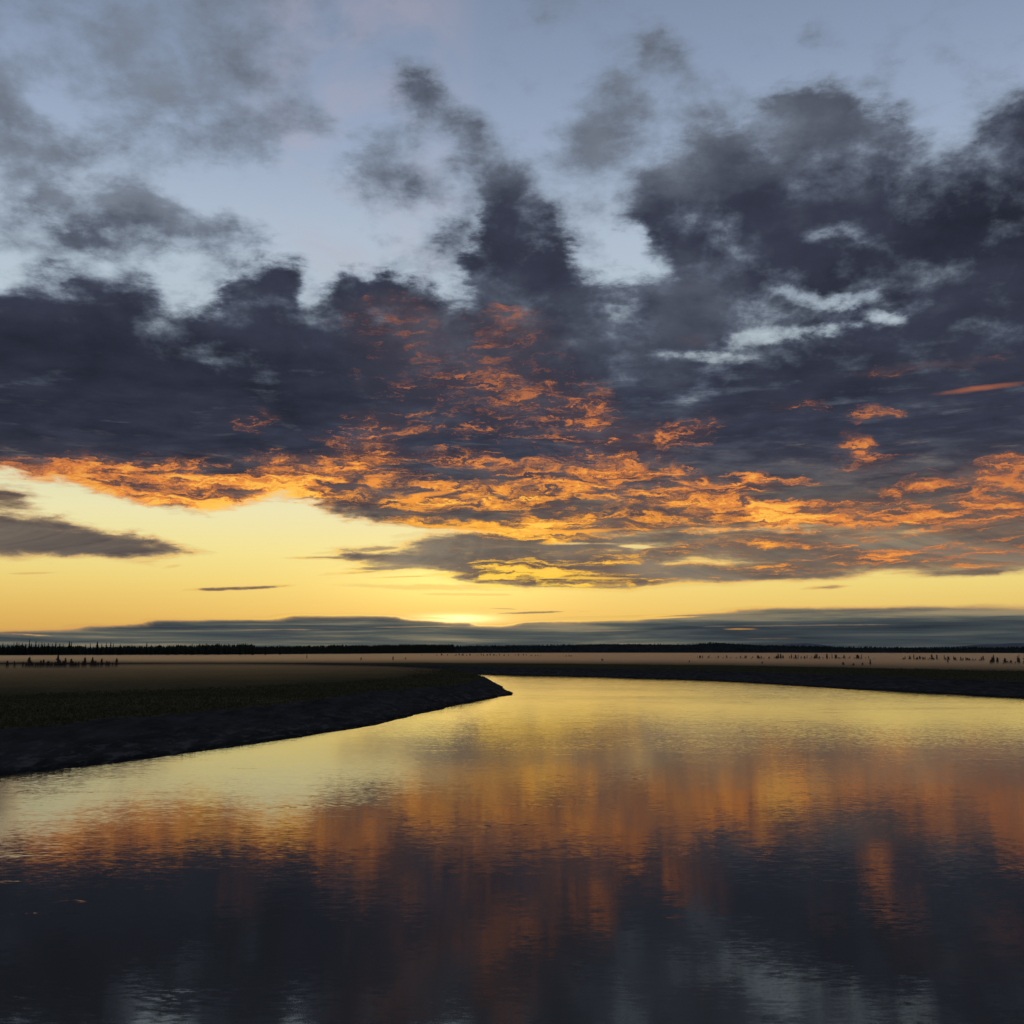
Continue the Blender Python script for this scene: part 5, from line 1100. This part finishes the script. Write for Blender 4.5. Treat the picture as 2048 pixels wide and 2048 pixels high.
# ------------------------------------------------------------------ ground mist, low closed volumes over the marsh
def mist_slab(name, front, thick, back_r, density, aniso, color, label, slope=150.0, base=2.08, taper=0.0):
    """front: points along the near edge; the top rises from the ground over 'slope' metres"""
    f = catmull(front, 5); n = len(f)
    ang = np.arctan2(f[:, 0], f[:, 1]); r0 = np.hypot(f[:, 0], f[:, 1])
    rb = np.array([back_r(math.degrees(x)) for x in ang]) if callable(back_r) else np.full(n, float(back_r))
    tp = np.clip((1 - np.arange(n) / (n - 1.0)) / taper, 0.02, 1) if taper else np.ones(n)
    rings = []
    for k_, zt in ((0.0, 0.02), (0.45, 0.55), (1.0, 0.9), (2.0, 1.0), (None, 1.0)):
        rr2 = rb if k_ is None else r0 + np.minimum(slope * k_, (rb - r0) * {0.0: 0.0, 0.45: 0.3, 1.0: 0.6, 2.0: 0.9}[k_])
        rings.append(np.stack([rr2 * np.sin(ang), rr2 * np.cos(ang), base + thick * zt * tp], -1))
    zb = 1.4
    rings_b = []
    for ring in rings:
        b = ring.copy(); b[:, 2] = zb; rings_b.append(b)
    vs = np.concatenate(rings + rings_b); k = len(rings); fs = []
    I = lambda lay, ring, i: lay * k * n + ring * n + i
    for rg in range(k - 1):
        for i in range(n - 1):
            fs.append((I(0, rg, i), I(0, rg, i + 1), I(0, rg + 1, i + 1), I(0, rg + 1, i)))
            fs.append((I(1, rg, i), I(1, rg + 1, i), I(1, rg + 1, i + 1), I(1, rg, i + 1)))
        for i in (0, n - 1):
            q4 = (I(0, rg, i), I(0, rg + 1, i), I(1, rg + 1, i), I(1, rg, i)); fs.append(q4 if i == 0 else q4[::-1])
    for i in range(n - 1):
        fs.append((I(0, 0, i), I(1, 0, i), I(1, 0, i + 1), I(0, 0, i + 1)))
        fs.append((I(0, k - 1, i), I(0, k - 1, i + 1), I(1, k - 1, i + 1), I(1, k - 1, i)))
    ob = mesh_object(name, vs, fs, mist_material(name, density, aniso, color))
    import bmesh
    bm = bmesh.new(); bm.from_mesh(ob.data); bmesh.ops.recalc_face_normals(bm, faces=bm.faces); bm.to_mesh(ob.data); bm.free()
    return tag(ob, label, 'mist', kind='stuff')


mist_slab('ground_mist', [(-1400, 700), (-700, 660), (-270, 600), (-134, 590), (-27, 575), (66, 510), (108, 455), (156, 335), (230, 240), (420, 120)],
          1.25, 6500, 0.012, 0.8, (0.92, 0.74, 0.59, 1), 'low pale ground mist lying over the far marsh in front of the dark wood', 190.0, base=2.15)  # warm horizon light put into the colour of white mist
mist_slab('thin_mist', [(-430, 60), (-300, 100), (-120, 120), (-75, 145), (-46, 185), (-28, 250), (-20, 335)], 1.1,
          lerp_table([(-80, 500), (-13, 485), (-6, 425), (-3.6, 378)]), 0.0048, 0.8,
          (0.90, 0.74, 0.60, 1), 'thin brownish mist lying over the near left marsh', 190.0, taper=0.35)  # brown tint carries the sunset light in the mist colour
